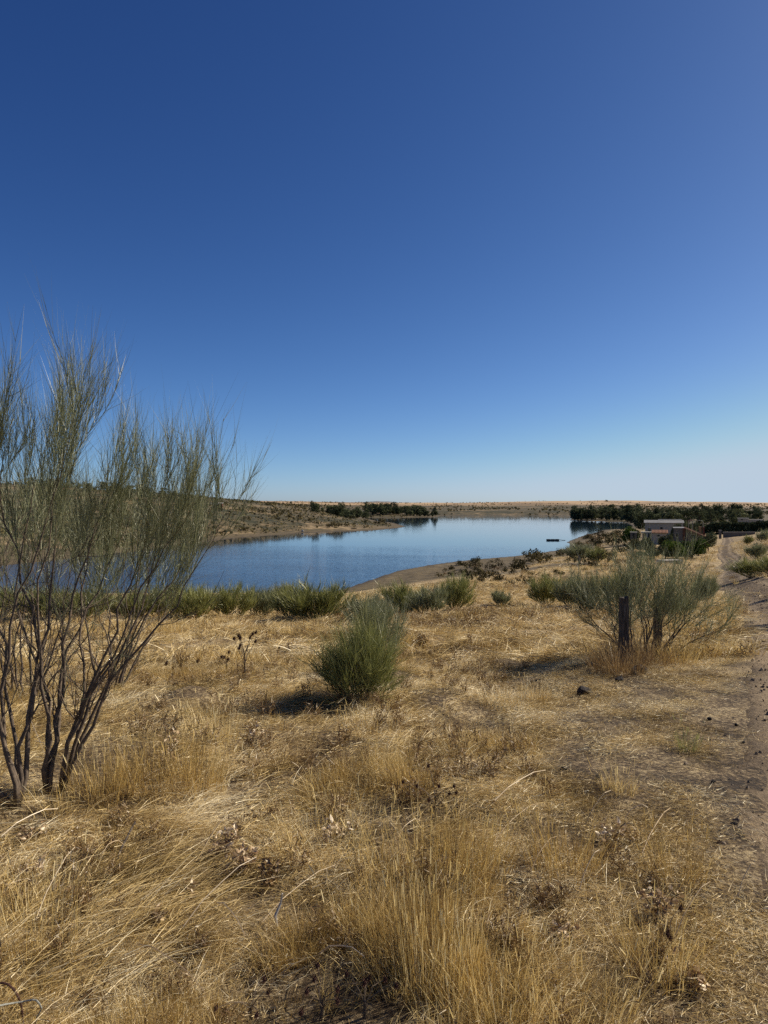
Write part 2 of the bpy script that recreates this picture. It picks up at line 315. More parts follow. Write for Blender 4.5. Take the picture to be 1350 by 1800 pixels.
m, n, b = nodes('ground_soil_and_straw')
wp = worldpos(n)
fine = noise(n, 34, 6, 0.72, wp); med = noise(n, 2.3, 5, 0.65, wp); big = noise(n, 0.22, 4, 0.6, wp); huge = noise(n, 0.018, 5, 0.62, wp)
soil = ramp(n, [(0.40, (0.035, 0.024, 0.015)), (0.54, (0.15, 0.103, 0.055)), (0.68, (0.44, 0.34, 0.19))], mathn(n, 'MULTIPLY_ADD', mathn(n, 'SUBTRACT', med, 0.5), 0.7, fine))
straw = ramp(n, [(0.32, (0.13, 0.085, 0.045)), (0.48, (0.36, 0.255, 0.125)), (0.66, (0.62, 0.48, 0.26))], mathn(n, 'MULTIPLY_ADD', mathn(n, 'SUBTRACT', big, 0.5), 0.6, noise(n, 5.5, 6, 0.75, wp)))
near_c = mixc(n, attr(n, 'far'), soil, straw)
hill = ramp(n, [(0.38, (0.035, 0.036, 0.018)), (0.50, (0.085, 0.070, 0.036)), (0.60, (0.16, 0.115, 0.06)), (0.72, (0.33, 0.24, 0.13))], mathn(n, 'MULTIPLY_ADD', mathn(n, 'SUBTRACT', huge, 0.5), 0.8, noise(n, 0.13, 6, 0.72, wp)))
col = mixc(n, attr(n, 'hill'), near_c, hill)
plainc = ramp(n, [(0.40, (0.22, 0.15, 0.085)), (0.55, (0.42, 0.29, 0.165)), (0.7, (0.52, 0.38, 0.22))], noise(n, 0.004, 5, 0.6, wp))
col = mixc(n, attr(n, 'plain'), col, plainc)
beach = ramp(n, [(0.30, (0.052, 0.040, 0.022)), (0.52, (0.110, 0.084, 0.045)), (0.72, (0.20, 0.152, 0.084))], mathn(n, 'MULTIPLY_ADD', mathn(n, 'SUBTRACT', fine, 0.5), 0.4, noise(n, 0.5, 6, 0.7, wp)))
col = mixc(n, attr(n, 'beach'), col, beach)
col = mixc(n, attr(n, 'wet'), col, (0.055, 0.042, 0.03))
n.links.new(col, b.inputs['Base Color'])
bump(n, b, mathn(n, 'ADD', fine, mathn(n, 'MULTIPLY', noise(n, 7, 4, 0.6, wp), 1.5)), 0.8, 0.03)
M_ground = m
me = mk_mesh('ground', V, Q, T, (m,), None, smooth=True)
def vattr(me, name, v):
    a = me.attributes.new(name, 'FLOAT', 'POINT'); a.data.foreach_set('value', np.append(v, v[0]).astype(np.float32))
RRf = RR.ravel(); nz = fbm(X / 11, Y / 11, 71); nz2 = fbm(X / 60, Y / 60, 75)
vattr(me, 'far', sstep(6, 20, RRf))
leftbank = (Y > 185) & (D_ > 0)
bw = np.where(leftbank & (X < 60), 6 + 10 * nz2, np.clip(30 + (nz - 0.5) * 50 - 0.3 * np.clip(X - 20, 0, 100), 5, 80))
vattr(me, 'beach', (1 - sstep(bw * 0.75, bw * 1.15, D_)) * sstep(45, 70, RRf) * 0.95)
vattr(me, 'wet', 1 - sstep(0.2, 2.2 + 0.004 * RRf, D_ + nz * 1.5))
vattr(me, 'hill', sstep(130, 190, RRf) * (1 - 0.75 * (1 - sstep(330, 420, Y)) * sstep(0, 60, X)))
vattr(me, 'plain', sstep(1350, 1800, RRf + (nz2 - 0.5) * 300))
tag(link('ground', me), kind='structure')

# ------------------------------------------------------------------ dirt track
t_ = np.cumsum(np.r_[0, np.linalg.norm(np.diff(TRK, axis=0), axis=1)])
s_ = np.concatenate([np.arange(0, 60, 0.12), np.arange(60, 120, 0.4), np.arange(120, t_[-1], 1.0)])
cx = np.interp(s_, t_, TRK[:, 0]); cy = np.interp(s_, t_, TRK[:, 1])
kk = np.array([1, 2, 3, 2, 1]) / 9; 
tx = np.gradient(cx, s_); ty = np.gradient(cy, s_); ll = np.hypot(tx, ty); tx /= ll; ty /= ll
o_ = np.linspace(-1, 1, 41)
edge = HW + 0.12 + (fbm(s_ / 0.35, s_ * 0, 81) - 0.5) * 0.22 + (fbm(s_ / 5, s_ * 0, 82) - 0.5) * 0.5 * sstep(10, 30, s_)
PX = cx[:, None] + ty[:, None] * o_[None] * edge[:, None]; PY = cy[:, None] - tx[:, None] * o_[None] * edge[:, None]
ao = np.abs(o_)[None] * HW
PZ = H(PX.ravel(), PY.ravel(), under=False).reshape(PX.shape) + 0.012 - 0.03 * np.exp(-((ao - 0.55) / 0.2) ** 2) - 0.10 * sstep(0.86, 1.0, np.abs(o_))[None] + (fbm(PX / 0.35, PY / 0.35, 85) - 0.5) * 0.035
nr, na = PX.shape; i = np.arange(nr - 1)[:, None] * na; j = np.arange(na - 1)[None]
Q = np.stack([i + j + 1, i + j, i + j + na, i + j + na + 1], -1).reshape(-1, 4)
m, n, b = nodes('track_dirt'); wp = worldpos(n)
c = ramp(n, [(0.33, (0.065, 0.042, 0.024)), (0.52, (0.125, 0.086, 0.048)), (0.7, (0.27, 0.195, 0.112))], mathn(n, 'MULTIPLY_ADD', mathn(n, 'SUBTRACT', noise(n, 0.8, 5, 0.6, wp), 0.5), 0.9, noise(n, 26, 6, 0.75, wp)))
c = mixc(n, mathn(n, 'MULTIPLY', attr(n, 'tone'), 0.8), c, (0.33, 0.245, 0.145))
n.links.new(c, b.inputs['Base Color']); bump(n, b, noise(n, 30, 5, 0.7, wp), 0.9, 0.03)
tone = np.broadcast_to(np.exp(-((ao - 0.55) / 0.2) ** 2), PX.shape) * np.clip(0.4 + fbm(PX / 1.5, PY / 1.5, 88), 0, 1)
tag(link('dirt_track', mk_mesh('dirt_track', np.stack([PX, PY, PZ], -1).reshape(-1, 3), Q, None, (m,), tone.ravel(), True)), kind='structure')

# ------------------------------------------------------------------ water
m, n, b = nodes('lake_water'); wp = worldpos(n)
b.inputs['Base Color'].default_value = (0.012, 0.026, 0.04, 1); b.inputs['Specular IOR Level'].default_value = 0.5; b.inputs['IOR'].default_value = 1.333
mp = n.nodes.new('ShaderNodeMapping'); mp.inputs['Scale'].default_value = (1, 1.8, 1); n.links.new(wp, mp.inputs[0])
calm = noise(n, 0.012, 3, 0.5, mp.outputs[0], 0.6); sy = n.nodes.new('ShaderNodeSeparateXYZ'); n.links.new(wp, sy.inputs[0]); mr = n.nodes.new('ShaderNodeMapRange'); mr.inputs[1].default_value = 90; mr.inputs[2].default_value = 240; mr.inputs[3].default_value = 2.2; mr.inputs[4].default_value = 0.12; n.links.new(sy.outputs[1], mr.inputs[0])
rip = mathn(n, 'MULTIPLY', noise(n, 0.9, 3, 0.6, mp.outputs[0]), mathn(n, 'MULTIPLY', mr.outputs[0], mathn(n, 'MULTIPLY_ADD', calm, 1.6, -0.2, clamp=True)))
b.inputs['Roughness'].default_value = 0.045
bump(n, b, rip, 0.55, 0.10)
me = mk_mesh('lake_water', [(-1500, 60, -12), (1500, 60, -12), (1500, 1250, -12), (-1500, 1250, -12)], [(0, 1, 2, 3)], None, (m,))
tag(link('lake_water', me), kind='structure')

# ------------------------------------------------------------------ distant mountains
for (pa, pb, hh, nm) in ((405, 470, 4.5, 0), (505, 600, 3.0, 1), (590, 730, 5.0, 2)):
    Yd = 16000.0; xs = np.linspace((pa - CX) / F * Yd, (pb - CX) / F * Yd, 60); t = np.linspace(0, 1, 60)
    top = (np.sin(t * pi) ** 0.8) * (0.55 + 0.45 * fbm(t * 6, t * 0, 90 + nm)) * (hh + 2.5) / F * Yd + 3 / F * Yd
    rows = []
    for f, dy in ((0, -1500), (0.6, -700), (1, 0), (0.6, 900), (0, 1800)):
        rows.append(np.stack([xs, np.full(60, Yd + dy), -13 + f * (top + 13)], 1))
    Vm = np.vstack(rows); i = np.arange(4)[:, None] * 60; j = np.arange(59)[None]
    Qm = np.stack([i + j, i + j + 1, i + j + 61, i + j + 60], -1).reshape(-1, 4)
    if nm == 0: M_mount = plain('haze_tinted_rock', (0.20, 0.21, 0.22), (0.15, 0.16, 0.175), 0.001, 1, 0, 0)  # distance haze painted into the rock colour as a bluish grey
    tag(link('distant_mountain', mk_mesh('distant_mountain', Vm, Qm, None, (M_mount,), None, True)), kind='structure')

# ------------------------------------------------------------------ broom (retama) shrubs
def smooth_line(P, n, wig, rg):
    P = np.asarray(P, float); d = np.r_[0, np.cumsum(np.linalg.norm(np.diff(P, axis=0), axis=1))]; t = np.linspace(0, d[-1], n)
    # Catmull-Rom
    Pe = np.vstack([2 * P[0] - P[1], P, 2 * P[-1] - P[-2]]); out = []
    for v in t:
        k = min(np.searchsorted(d, v, 'right') - 1, len(P) - 2); f = (v - d[k]) / (d[k + 1] - d[k] + 1e-9)
        a, b_, c_, e = Pe[k:k + 4]
        out.append(0.5 * (2 * b_ + (c_ - a) * f + (2 * a - 5 * b_ + 4 * c_ - e) * f * f + (-a + 3 * b_ - 3 * c_ + e) * f ** 3))
    out = np.array(out); w_ = rg.normal(size=out.shape) * wig; w_[0] = 0; return out + w_
def rotdir(d, ang, rg):
    r = rg.normal(size=3); a = np.cross(d, r); a /= np.linalg.norm(a) + 1e-9
    v = d * cos(ang) + a * sin(ang); return v / np.linalg.norm(v)
def broom(limbs, rg, r0=0.012, n2=7, n3=5, l2=0.45, l3=0.3, nw=22, wl=0.28, ww=0.0022, start=0.45, up=0.35, sides=6, whip_ang=0.42, an2=(0.35, 0.8), an3=(0.25, 0.65), bare=0):
    """limbs: polylines. Returns (wood MB, (V,Q,tone) whips)"""
    wood = MB(); green = MB(); SD = []
    for k, limb in enumerate(limbs):
        P = smooth_line(limb, 14, 0.006 * np.linalg.norm(np.asarray(limb[-1]) - limb[0]), rg)
        Ltot = np.linalg.norm(np.diff(P, axis=0), axis=1).sum()
        rad = r0 * rg.uniform(0.75, 1.15) * (1 - 0.93 * np.linspace(0, 1, 14) ** 0.85); wood.tube(P, rad, sides)
        SD.append(None)
        segs = [(P[-5:], 1.0)]
        for q in range(bare):
            i0 = int(rg.uniform(3, 9)); d = P[i0 + 1] - P[i0]; d = d / (np.linalg.norm(d) + 1e-9); d2 = rotdir(d, rg.uniform(0.3, 0.9), rg); L = l2 * rg.uniform(0.5, 1.6)
            S = np.array([P[i0] + d2 * L * s + np.array([0, 0, 0.35 * L]) * s * s for s in np.linspace(0, 1, 6)]) + np.vstack([np.zeros(3), rg.normal(size=(5, 3)) * 0.03 * L])
            wood.tube(S, np.linspace(rad[i0] * 0.4, 0.001, 6), 4, cap=False)
            for qq in range(3):
                j = int(rg.integers(1, 5)); d3 = rotdir(d2, rg.uniform(0.3, 0.8), rg); L3 = L * rg.uniform(0.2, 0.5); wood.tube([S[j], S[j] + d3 * L3 * 0.5, S[j] + d3 * L3 + (0, 0, 0.1 * L3)], [0.0016, 0.0012, 0.0008], 3, cap=False)
                if rg.random() < 0.5: segs.append((np.array([S[j], S[j] + d3 * L3 * 0.5, S[j] + d3 * L3]), 0.3))
        for q in range(n2):
            t = start + (1 - start) * (q + rg.random()) / n2; a = t * 13; i0 = min(int(a), 12); p = P[i0] + (P[i0 + 1] - P[i0]) * (a - i0)
            d = P[i0 + 1] - P[i0]; d = d / (np.linalg.norm(d) + 1e-9)
            d2 = rotdir(d, rg.uniform(*an2), rg); L = l2 * rg.uniform(0.55, 1.1) * (1.15 - 0.45 * t)
            e = np.array([0, 0, up * L]); S = np.array([p + d2 * L * s + e * s * s for s in np.linspace(0, 1, 6)]) + np.vstack([np.zeros(3), rg.normal(size=(5, 3)) * 0.012 * L])
            green.tube(S, np.minimum(max(rad[i0] * 0.5, ww * 0.9), ww * 2.2) * np.linspace(1, 0.3, 6), 4, 0.45, cap=False); segs.append((S[2:], 1.0))
            for q3 in range(n3):
                t3 = 0.3 + 0.7 * (q3 + rg.random()) / n3; a3 = t3 * 5; i3 = min(int(a3), 4); p3 = S[i3] + (S[i3 + 1] - S[i3]) * (a3 - i3)
                dd = S[i3 + 1] - S[i3]; dd /= np.linalg.norm(dd) + 1e-9; d3 = rotdir(dd, rg.uniform(*an3), rg); L3 = l3 * rg.uniform(0.5, 1.1)
                S3 = np.array([p3 + d3 * L3 * s + np.array([0, 0, up * L3]) * s * s for s in (0, 0.33, 0.66, 1)])
                green.tube(S3, ww * 0.75 * np.array([1, 0.8, 0.6, 0.4]), 3, 0.5, cap=False); segs.append((S3, 1.0))
        for S, wgt in segs:
            m_ = max(2, int(nw * wgt * rg.uniform(0.5, 1.5))); t = rg.random(m_) ** 0.8 * (len(S) - 1.001); i0 = t.astype(int)
            p = S[i0] + (S[i0 + 1] - S[i0]) * (t - i0)[:, None]; d = S[i0 + 1] - S[i0]; d /= np.linalg.norm(d, axis=1)[:, None] + 1e-9
            r = rg.normal(size=(m_, 3)); ax = np.cross(d, r); ax /= np.linalg.norm(ax, axis=1)[:, None] + 1e-9
            an = np.abs(rg.normal(0, whip_ang, m_)) + 0.08; v = d * np.cos(an)[:, None] + ax * np.sin(an)[:, None]; v[:, 2] += 0.12; v /= np.linalg.norm(v, axis=1)[:, None]
            SD[-1] = SD[-1] or []; SD[-1].append((p, v))
    P0 = np.vstack([p for s in SD for p, v in s]); D = np.vstack([v for s in SD for p, v in s]); N = len(P0)
    L = wl * rg.uniform(0.3, 1.25, N); bend = np.zeros((N, 3)); bend[:, 2] = L * rg.uniform(0.0, 0.28, N); bend[:, :2] = rg.normal(size=(N, 2)) * (L * 0.05)[:, None]
    V, Q, tn = ribbons(P0, D, L, bend, ww * rg.uniform(0.7, 1.3, N), np.clip(rg.beta(2, 2.6, N), 0, 1), 3, rg)
    return wood, (np.vstack([V] + green.V), np.vstack([Q] + [q + len(V) for q in green.Q]), np.concatenate([tn] + green.tn))
def build_broom(name, label, limbs, loc, mat, rg, group=None, cat='shrub', **kw):
    loc = np.asarray(loc, float); limbs = [np.asarray(l, float) - loc for l in limbs]
    wood, (V, Q, tn) = broom(limbs, rg, **kw)
    t = thing(name, label, cat, tuple(loc), 0, group)
    wood.obj('stems', M_bark, t, smooth=True)
    c = link('twigs', mk_mesh('twigs', V, Q, None, (mat,), tn), t); c['kind'] = 'stuff'
    return t
def fan(n, h, spread, rg, arch=0.25, base=0.08, lmin=0.6):
    """limbs radiating from the origin"""
    out = []
    for k in range(n):
        a = 2 * pi * (k + rg.random()) / n * 2.399; s = spread * math.sqrt((k + 0.5) / n) * rg.uniform(0.85, 1.1); hh = h * rg.uniform(lmin, 1.0) * (1 - 0.42 * (s / (spread + 1e-9)) ** 2)
        b0 = np.array([cos(a), sin(a), 0]) * base * rg.random(); e = np.array([cos(a) * s, sin(a) * s, hh])
        m1 = b0 + (e - b0) * 0.35 + np.array([cos(a) * s, sin(a) * s, 0]) * arch * 0.5 + rg.normal(size=3) * 0.03 * h
        m2 = b0 + (e - b0) * 0.7 + np.array([cos(a) * s, sin(a) * s, 0]) * arch * 0.4 + rg.normal(size=3) * 0.03 * h
        b0[2] = -0.08; out.append([b0, m1, m2, e])
    return out
YB = {4.1: G(106, 1398)[1], 4.2: G(80, 1398)[1], 3.9: G(28, 1425)[1]}
def pl(pts, Y0, Y1=None):
    Y1 = YB[Y0] + ((Y1 or Y0) - Y0); Y0 = YB[Y0]
    Y1 = Y0 if Y1 is None else Y1; n_ = len(pts)
    return [px2w(x, y, Y0 + (Y1 - Y0) * k / (n_ - 1)) for k, (x, y) in enumerate(pts)]

rgA = np.random.default_rng(101)
big = dict(r0=0.0135, n2=11, n3=5, l2=0.28, l3=0.18, nw=10, wl=0.22, ww=0.0019, start=0.64, up=0.5, whip_ang=0.34, bare=5, an2=(0.2, 0.6), an3=(0.15, 0.45))
A = [pl([(108, 1392), (139, 1306), (167, 1272), (195, 1209), (244, 1136), (289, 1094), (313, 1056), (345, 1000), (378, 945), (392, 915)], 4.1, 4.0),
     pl([(108, 1392), (136, 1299), (164, 1209), (209, 1153), (240, 1087), (255, 1040), (280, 965), (302, 905), (310, 875)], 4.1, 4.3),
     pl([(104, 1392), (118, 1306), (150, 1237), (174, 1174), (198, 1115), (209, 1070), (223, 1031), (243, 985), (265, 910), (285, 860)], 4.1, 3.9),
     pl([(110, 1392), (128, 1330), (150, 1209), (146, 1146), (139, 1070), (150, 1007), (180, 915), (215, 850)], 4.1, 4.4),
     pl([(104, 1392), (122, 1310), (160, 1215), (200, 1150), (232, 1070), (262, 1000), (308, 945), (330, 905), (336, 890)], 4.1, 3.8),
     pl([(108, 1392), (136, 1310), (170, 1240), (210, 1160), (255, 1090), (300, 1020), (335, 970), (350, 935), (358, 915)], 4.1, 4.4)]
base = G(106, 1398)
build_broom('broom_shrub', 'tall open grey green broom with bare leaning stems, its plumes reaching out over the lake', A, base, M_silver, rgA, 'broom shrubs beside the camera', **big)
Bl = [pl([(80, 1395), (77, 1348), (87, 1313), (84, 1226), (77, 1157), (70, 1094), (66, 1035), (85, 910), (108, 820), (122, 770)], 4.2, 4.0),
      pl([(80, 1395), (80, 1348), (97, 1296), (101, 1244), (111, 1195), (115, 1122), (122, 1052), (144, 1000), (172, 920), (200, 860)], 4.2, 4.4),
      pl([(84, 1395), (92, 1310), (101, 1244), (118, 1139), (150, 1084), (174, 1035), (200, 970), (238, 890)], 4.2, 4.6),
      pl([(76, 1395), (82, 1290), (70, 1200), (40, 1100), (30, 1000), (45, 910), (65, 830), (95, 760)], 4.2, 4.5)]
build_broom('broom_shrub', 'slender grey green broom with dark upright stems, left of the leaning one', Bl, G(80, 1398), M_silver, rgA, 'broom shrubs beside the camera', **big)
Cl = [pl([(28, 1425), (24, 1366), (7, 1296), (3, 1244), (14, 1167), (24, 1097), (38, 1035), (56, 1000), (82, 900), (106, 825), (124, 765), (140, 725)], 3.9, 3.8),
      pl([(28, 1425), (45, 1369), (38, 1296), (55, 1230), (66, 1167), (60, 1100), (30, 1000), (5, 910), (0, 835), (8, 780)], 3.9, 4.1),
      pl([(26, 1425), (10, 1330), (-10, 1200), (-25, 1050), (-20, 910), (-8, 810), (-2, 750)], 3.9, 3.7),
      pl([(26, 1425), (14, 1400), (-20, 1380), (-70, 1310), (-110, 1150), (-120, 950), (-90, 760)], 3.9, 3.8),
      pl([(28, 1425), (40, 1300), (70, 1150), (90, 1020), (98, 915), (124, 820), (150, 755)], 3.9, 4.2),
      pl([(28, 1425), (20, 1300), (-5, 1120), (-30, 980), (-60, 850), (-40, 720)], 3.9, 4.3)]
build_broom('broom_shrub', 'tallest broom at the left edge, silvery plumes rising far above the hills', Cl, G(28, 1425), M_silver, rgA, 'broom shrubs beside the camera', **big)
# denser shrubs just behind
for px, Yb, hgt, spr, lab, cnt in ((195, 7.0, 1.95, 0.75, 'dense dark green broom standing right behind the leaning stems', 10), (40, 6.6, 2.15, 0.95, 'dense dark green broom behind the tallest broom at the left edge', 13), (-120, 5.6, 2.2, 0.9, 'green broom mostly outside the left edge of the photo', 12)):
    p = at(px, Yb)
    build_broom('broom_shrub', lab, [[p + q for q in l] for l in fan(cnt, hgt, spr, rgA, 0.2)], p, M_silver, rgA, 'broom shrubs beside the camera', r0=0.014, n2=8, n3=4, l2=0.45, l3=0.3, nw=6, wl=0.24, ww=0.0030, start=0.72, up=0.4, sides=5, bare=2)
# the round bush in the middle
p = G(630, 1240)
lim = fan(20, 0.54, 0.28, rgA, 0.05, 0.16, 0.35) + [[q + np.array([0.03, 0.05, 0]) for q in l] for l in fan(10, 0.58, 0.16, rgA, 0.05, 0.1, 0.6)] + [[q * np.array([1.1, 1, 0.8]) + np.array([-0.02, -0.05, 0]) for q in l] for l in fan(12, 0.50, 0.31, rgA, 0.2, 0.1, 0.3)]
build_broom('broom_shrub', 'rounded green broom bush alone in the middle of the dry grass', [[p + q for q in l] for l in lim], p, M_broom, rgA, r0=0.0065, n2=6, n3=3, l2=0.20, l3=0.15, nw=7, wl=0.20, ww=0.0030, start=0.46, up=0.25, sides=4, whip_ang=0.42, bare=3)
p = at(660, 8.6)
build_broom('broom_shrub', 'smaller pale broom tucked behind the right shoulder of the middle bush', [[p + q for q in l] for l in fan(12, 0.68, 0.24, rgA, 0.05, 0.1, 0.6)], p, M_silver, rgA, r0=0.006, n2=6, n3=3, l2=0.25, l3=0.18, nw=13, wl=0.24, ww=0.0035, start=0.25, up=0.35, sides=4, whip_ang=0.33)
# the wide bush around the fence posts
p = G(1135, 1162)
lim = fan(17, 1.30, 0.62, rgA, 0.35, 0.22, 0.75)
lim += [[np.array([0.1, 0, -0.05]), np.array([0.33, 0, 0.26]), np.array([0.6, 0.05, 0.52]), np.array([0.95, 0.1, 0.75])],
        [np.array([0.12, 0, -0.05]), np.array([0.45, -0.1, 0.2]), np.array([0.75, -0.1, 0.36]), np.array([1.05, -0.1, 0.5])],
        [np.array([0.0, 0.2, -0.05]), np.array([0.25, 0.3, 0.5]), np.array([0.5, 0.4, 0.95]), np.array([0.72, 0.4, 1.2])],
        [np.array([-0.1, 0, -0.05]), np.array([-0.35, 0.1, 0.22]), np.array([-0.65, 0.1, 0.5]), np.array([-0.85, 0.1, 0.85])]]
build_broom('broom_shrub', 'wide sprawling silvery broom growing round the weathered fence posts', [[p + np.asarray(q) for q in l] for l in lim], p, M_silver, rgA, r0=0.015, n2=8, n3=4, l2=0.40, l3=0.26, nw=10, wl=0.23, ww=0.0036, start=0.42, up=0.3, sides=5, whip_ang=0.5, bare=3)

# prototypes for the farther brooms: two meshes each, copied
protos = []
for k in range(4):
    rg = np.random.default_rng(200 + k)
    wood, wh = broom(fan(16, 1.0, 0.62, rg, 0.15, 0.15, 0.6), rg, r0=0.016, n2=6, n3=3, l2=0.42, l3=0.28, nw=13, wl=0.32, ww=0.011, start=0.2, up=0.35, sides=3, whip_ang=0.35)
    protos.append((wood.mesh('stems', M_bark), mk_mesh('twigs', wh[0], wh[1], None, (M_broom,), wh[2]), mk_mesh('twigs', wh[0], wh[1], None, (M_silver,), wh[2])))
def far_broom(px, pb, wpx, hpx, label, silver=0, group='broom shrubs along the brow above the lake'):
    p = G(px, pb); Yb = p[1]; k = rng.integers(4); t = thing('broom_shrub', label, 'shrub', tuple(p - np.array([0, 0, 0.05])), rng.uniform(0, 6.28), group)
    sx = wpx / F * Yb / 1.55; t.scale = (sx, sx, hpx / F * Yb / 1.22)
    link('stems', protos[k][0], t); c = link('twigs', protos[k][1 + silver], t); c['kind'] = 'stuff'
row = [(150, 1092, 110, 56, 0), (235, 1090, 100, 50, 0), (290, 1088, 80, 55, 0), (338, 1093, 95, 62, 0), (408, 1088, 90, 56, 0), (462, 1086, 70, 50, 1), (497, 1066, 50, 38, 1), (512, 1088, 76, 56, 0), (556, 1094, 135, 68, 0),
       (650, 1100, 90, 50, 1), (705, 1080, 86, 54, 0), (752, 1080, 80, 46, 1), (800, 1072, 72, 56, 0), (880, 1068, 40, 28, 1), (962, 1067, 72, 52, 0), (1005, 1072, 70, 56, 1), (1035, 1080, 66, 66, 1), (1018, 985, 56, 28, 1), (1048, 990, 40, 26, 0),
       (1325, 1014, 80, 30, 0), (1360, 1010, 60, 34, 0), (1332, 984, 44, 28, 1), (1342, 953, 26, 20, 1), (1316, 958, 18, 16, 0), (1240, 1062, 50, 50, 1), (1085, 1060, 70, 50, 0), (1180, 1085, 80, 40, 0), (75, 1092, 110, 58, 0), (-20, 1095, 120, 62, 0)]
rowlab = ['broad green broom behind the bare stems of the leaning broom', 'green broom between bare stems, second from left on the brow', 'low green broom where the lake first shows', 'green broom just right of the bare stems', 'rounded green broom beside the lake edge',
          'low green broom between two rounder ones on the brow', 'small pale broom peeking over the brow against the water', 'green broom hidden half behind the broadest one', 'broadest bright green broom on the brow at the lake edge', 'small pale broom in front of the brow, behind the middle bush',
          'green broom above the middle bush, left one of the right hand group', 'bright green broom in the middle of the right hand group on the brow', 'green broom at the right end of the brow, next to the brown beach', 'small pale grey broom in the dry grass below the beach', 'green broom left of the fence post bush',
          'silvery broom touching the left side of the fence post bush', 'silvery broom close behind the left of the fence post bush', 'grey green broom near the lake shore bend', 'green broom by the heap of rubble', 'dark long broom on the bank right of the track', 'dark broom at the right edge above the track',
          'small upright broom on the dry slope right of the track', 'tiny broom high on the slope near the dark hedge', 'tiny dark broom beside the far part of the track', 'pale broom at the verge left of the track', 'green broom behind the fence post bush', 'low broom behind the right half of the fence post bush', 'green broom low behind the tall broom at the left edge', 'green broom partly outside the left edge']
for (px, Yb, wp_, hp_, sv), lab in zip(row, rowlab): far_broom(px, Yb, wp_, hp_, lab, sv)
for px, Yb, wp_, hp_, lab in ((1440, 1100, 120, 110, 'broom outside the right edge whose shadow crosses the track'), (1410, 1052, 60, 70, 'broom outside the right edge farther up the track')): far_broom(px, Yb, wp_, hp_, lab)

# ------------------------------------------------------------------ leafy clumps: trees, scrub, hedges
def leafcloud(n, fn, size, rg, flat=0.6, tone0=0.15, tone1=0.9):
    """n leaf-sized quads; fn(n) gives centres and outward normals"""
    P, N = fn(n); r = rg.normal(size=(n, 3)); d = N * flat + r * 0.6; d /= np.linalg.norm(d, axis=1)[:, None]
    a = np.cross(d, rg.normal(size=(n, 3))); a /= np.linalg.norm(a, axis=1)[:, None] + 1e-9; b_ = np.cross(d, a)
    s = size * rg.uniform(0.5, 1.3, n)[:, None]; sb = s * rg.uniform(0.4, 0.9, n)[:, None]
    V = np.stack([P - a * s, P - b_ * sb, P + a * s, P + b_ * sb], 1).reshape(-1, 3); Q = np.arange(4 * n).reshape(-1, 4)
    return V, Q, np.repeat(rg.uniform(tone0, tone1, n), 4)
def lobes(L, rg, shell=0.35):
    L = np.asarray(L, float); w_ = (L[:, 3] * L[:, 4]) ** 1.0; w_ /= w_.sum()
    def f(n):
        k = rg.choice(len(L), n, p=w_); v = rg.normal(size=(n, 3)); v /= np.linalg.norm(v, axis=1)[:, None]
        r = (1 - shell * rg.random(n) ** 1.5)[:, None]; return L[k, :3] + v * r * L[k][:, [3, 3, 4]], v
    return f
tree_protos = []
for k in range(6):
    rg = np.random.default_rng(300 + k); slim = k % 2
    L = []
    for q in range(13):
        t = rg.random(); a = rg.uniform(0, 6.28); rad = (0.20 if slim else 0.30) * math.sin(pi * (0.15 + 0.75 * t)) * rg.uniform(0.3, 1.1)
        L.append((cos(a) * rad, sin(a) * rad, 0.14 + 0.76 * t, rg.uniform(0.12, 0.20) * (0.85 if slim else 1.15), rg.uniform(0.09, 0.15)))
    V, Q, tn = leafcloud(900, lobes(L, rg, 0.6), 0.036, rg)
    crown = mk_mesh('crown', V, Q, None, (M_tree,), tn); tr = MB(); tr.tube([(0, 0, -0.05), (0.01, 0, 0.3), (-0.01, 0.01, 0.75)], [0.022, 0.017, 0.006], 5)
    for q in range(5): tr.tube([(0, 0, 0.25 + q * 0.09), tuple(np.array(L[q][:3]))], [0.010, 0.004], 3, cap=False)
    tree_protos.append((crown, tr.mesh('trunk', M_barkl)))
def tree(px, Yb, hm, wscale, label, group, k=None, mat=None, name='tree', lift=0.0, stretch=1.0):
    p = at(px, Yb); k = int(rng.integers(6)) if k is None else k
    t = thing(name, label, 'tree', (p[0], p[1], p[2] + lift), rng.uniform(0, 6.28), group); t.scale = (hm * wscale, hm * wscale, hm)
    link('crown', tree_protos[k][0], t); link('trunk', tree_protos[k][1], t); return t
for q in range(150):        # wood on the right hand point
    px = 1008 + 330 * rng.random() ** 1.25; Yb = rng.uniform(470, 640) if px > 1045 else rng.uniform(575, 640)
    Yb = rng.uniform(330, 600) if px > 1125 else (rng.uniform(430, 620) if px > 1100 else Yb)
    d = polydist(np.array([(px - CX) / F * Yb]), np.array([Yb]), WAT)[0]
    if d < 3: Yb = 640; 
    tree(px, Yb, rng.uniform(9, 12.8) if Yb > 520 else rng.uniform(6.5, 10.5), rng.uniform(0.85, 1.5), 'dark tree in the lakeside wood on the right hand point', 'trees of the wood on the right hand point')
for q in range(120):         # wood on the left point
    if q < 70: px = rng.uniform(640, 768); Yb = rng.uniform(835, 905)
    elif q < 95: px = rng.uniform(600, 665); Yb = rng.uniform(640, 800)
    else: px = rng.uniform(545, 625); Yb = rng.uniform(540, 700)
    if polydist(np.array([(px - CX) / F * Yb]), np.array([Yb]), WAT)[0] < 2: Yb = 870
    tree(px, Yb, rng.uniform(6, 14.5) * (1 if q < 80 else 0.75), rng.uniform(0.9, 1.6), 'dark tree in the wood on the far left point', 'trees of the wood on the left point')
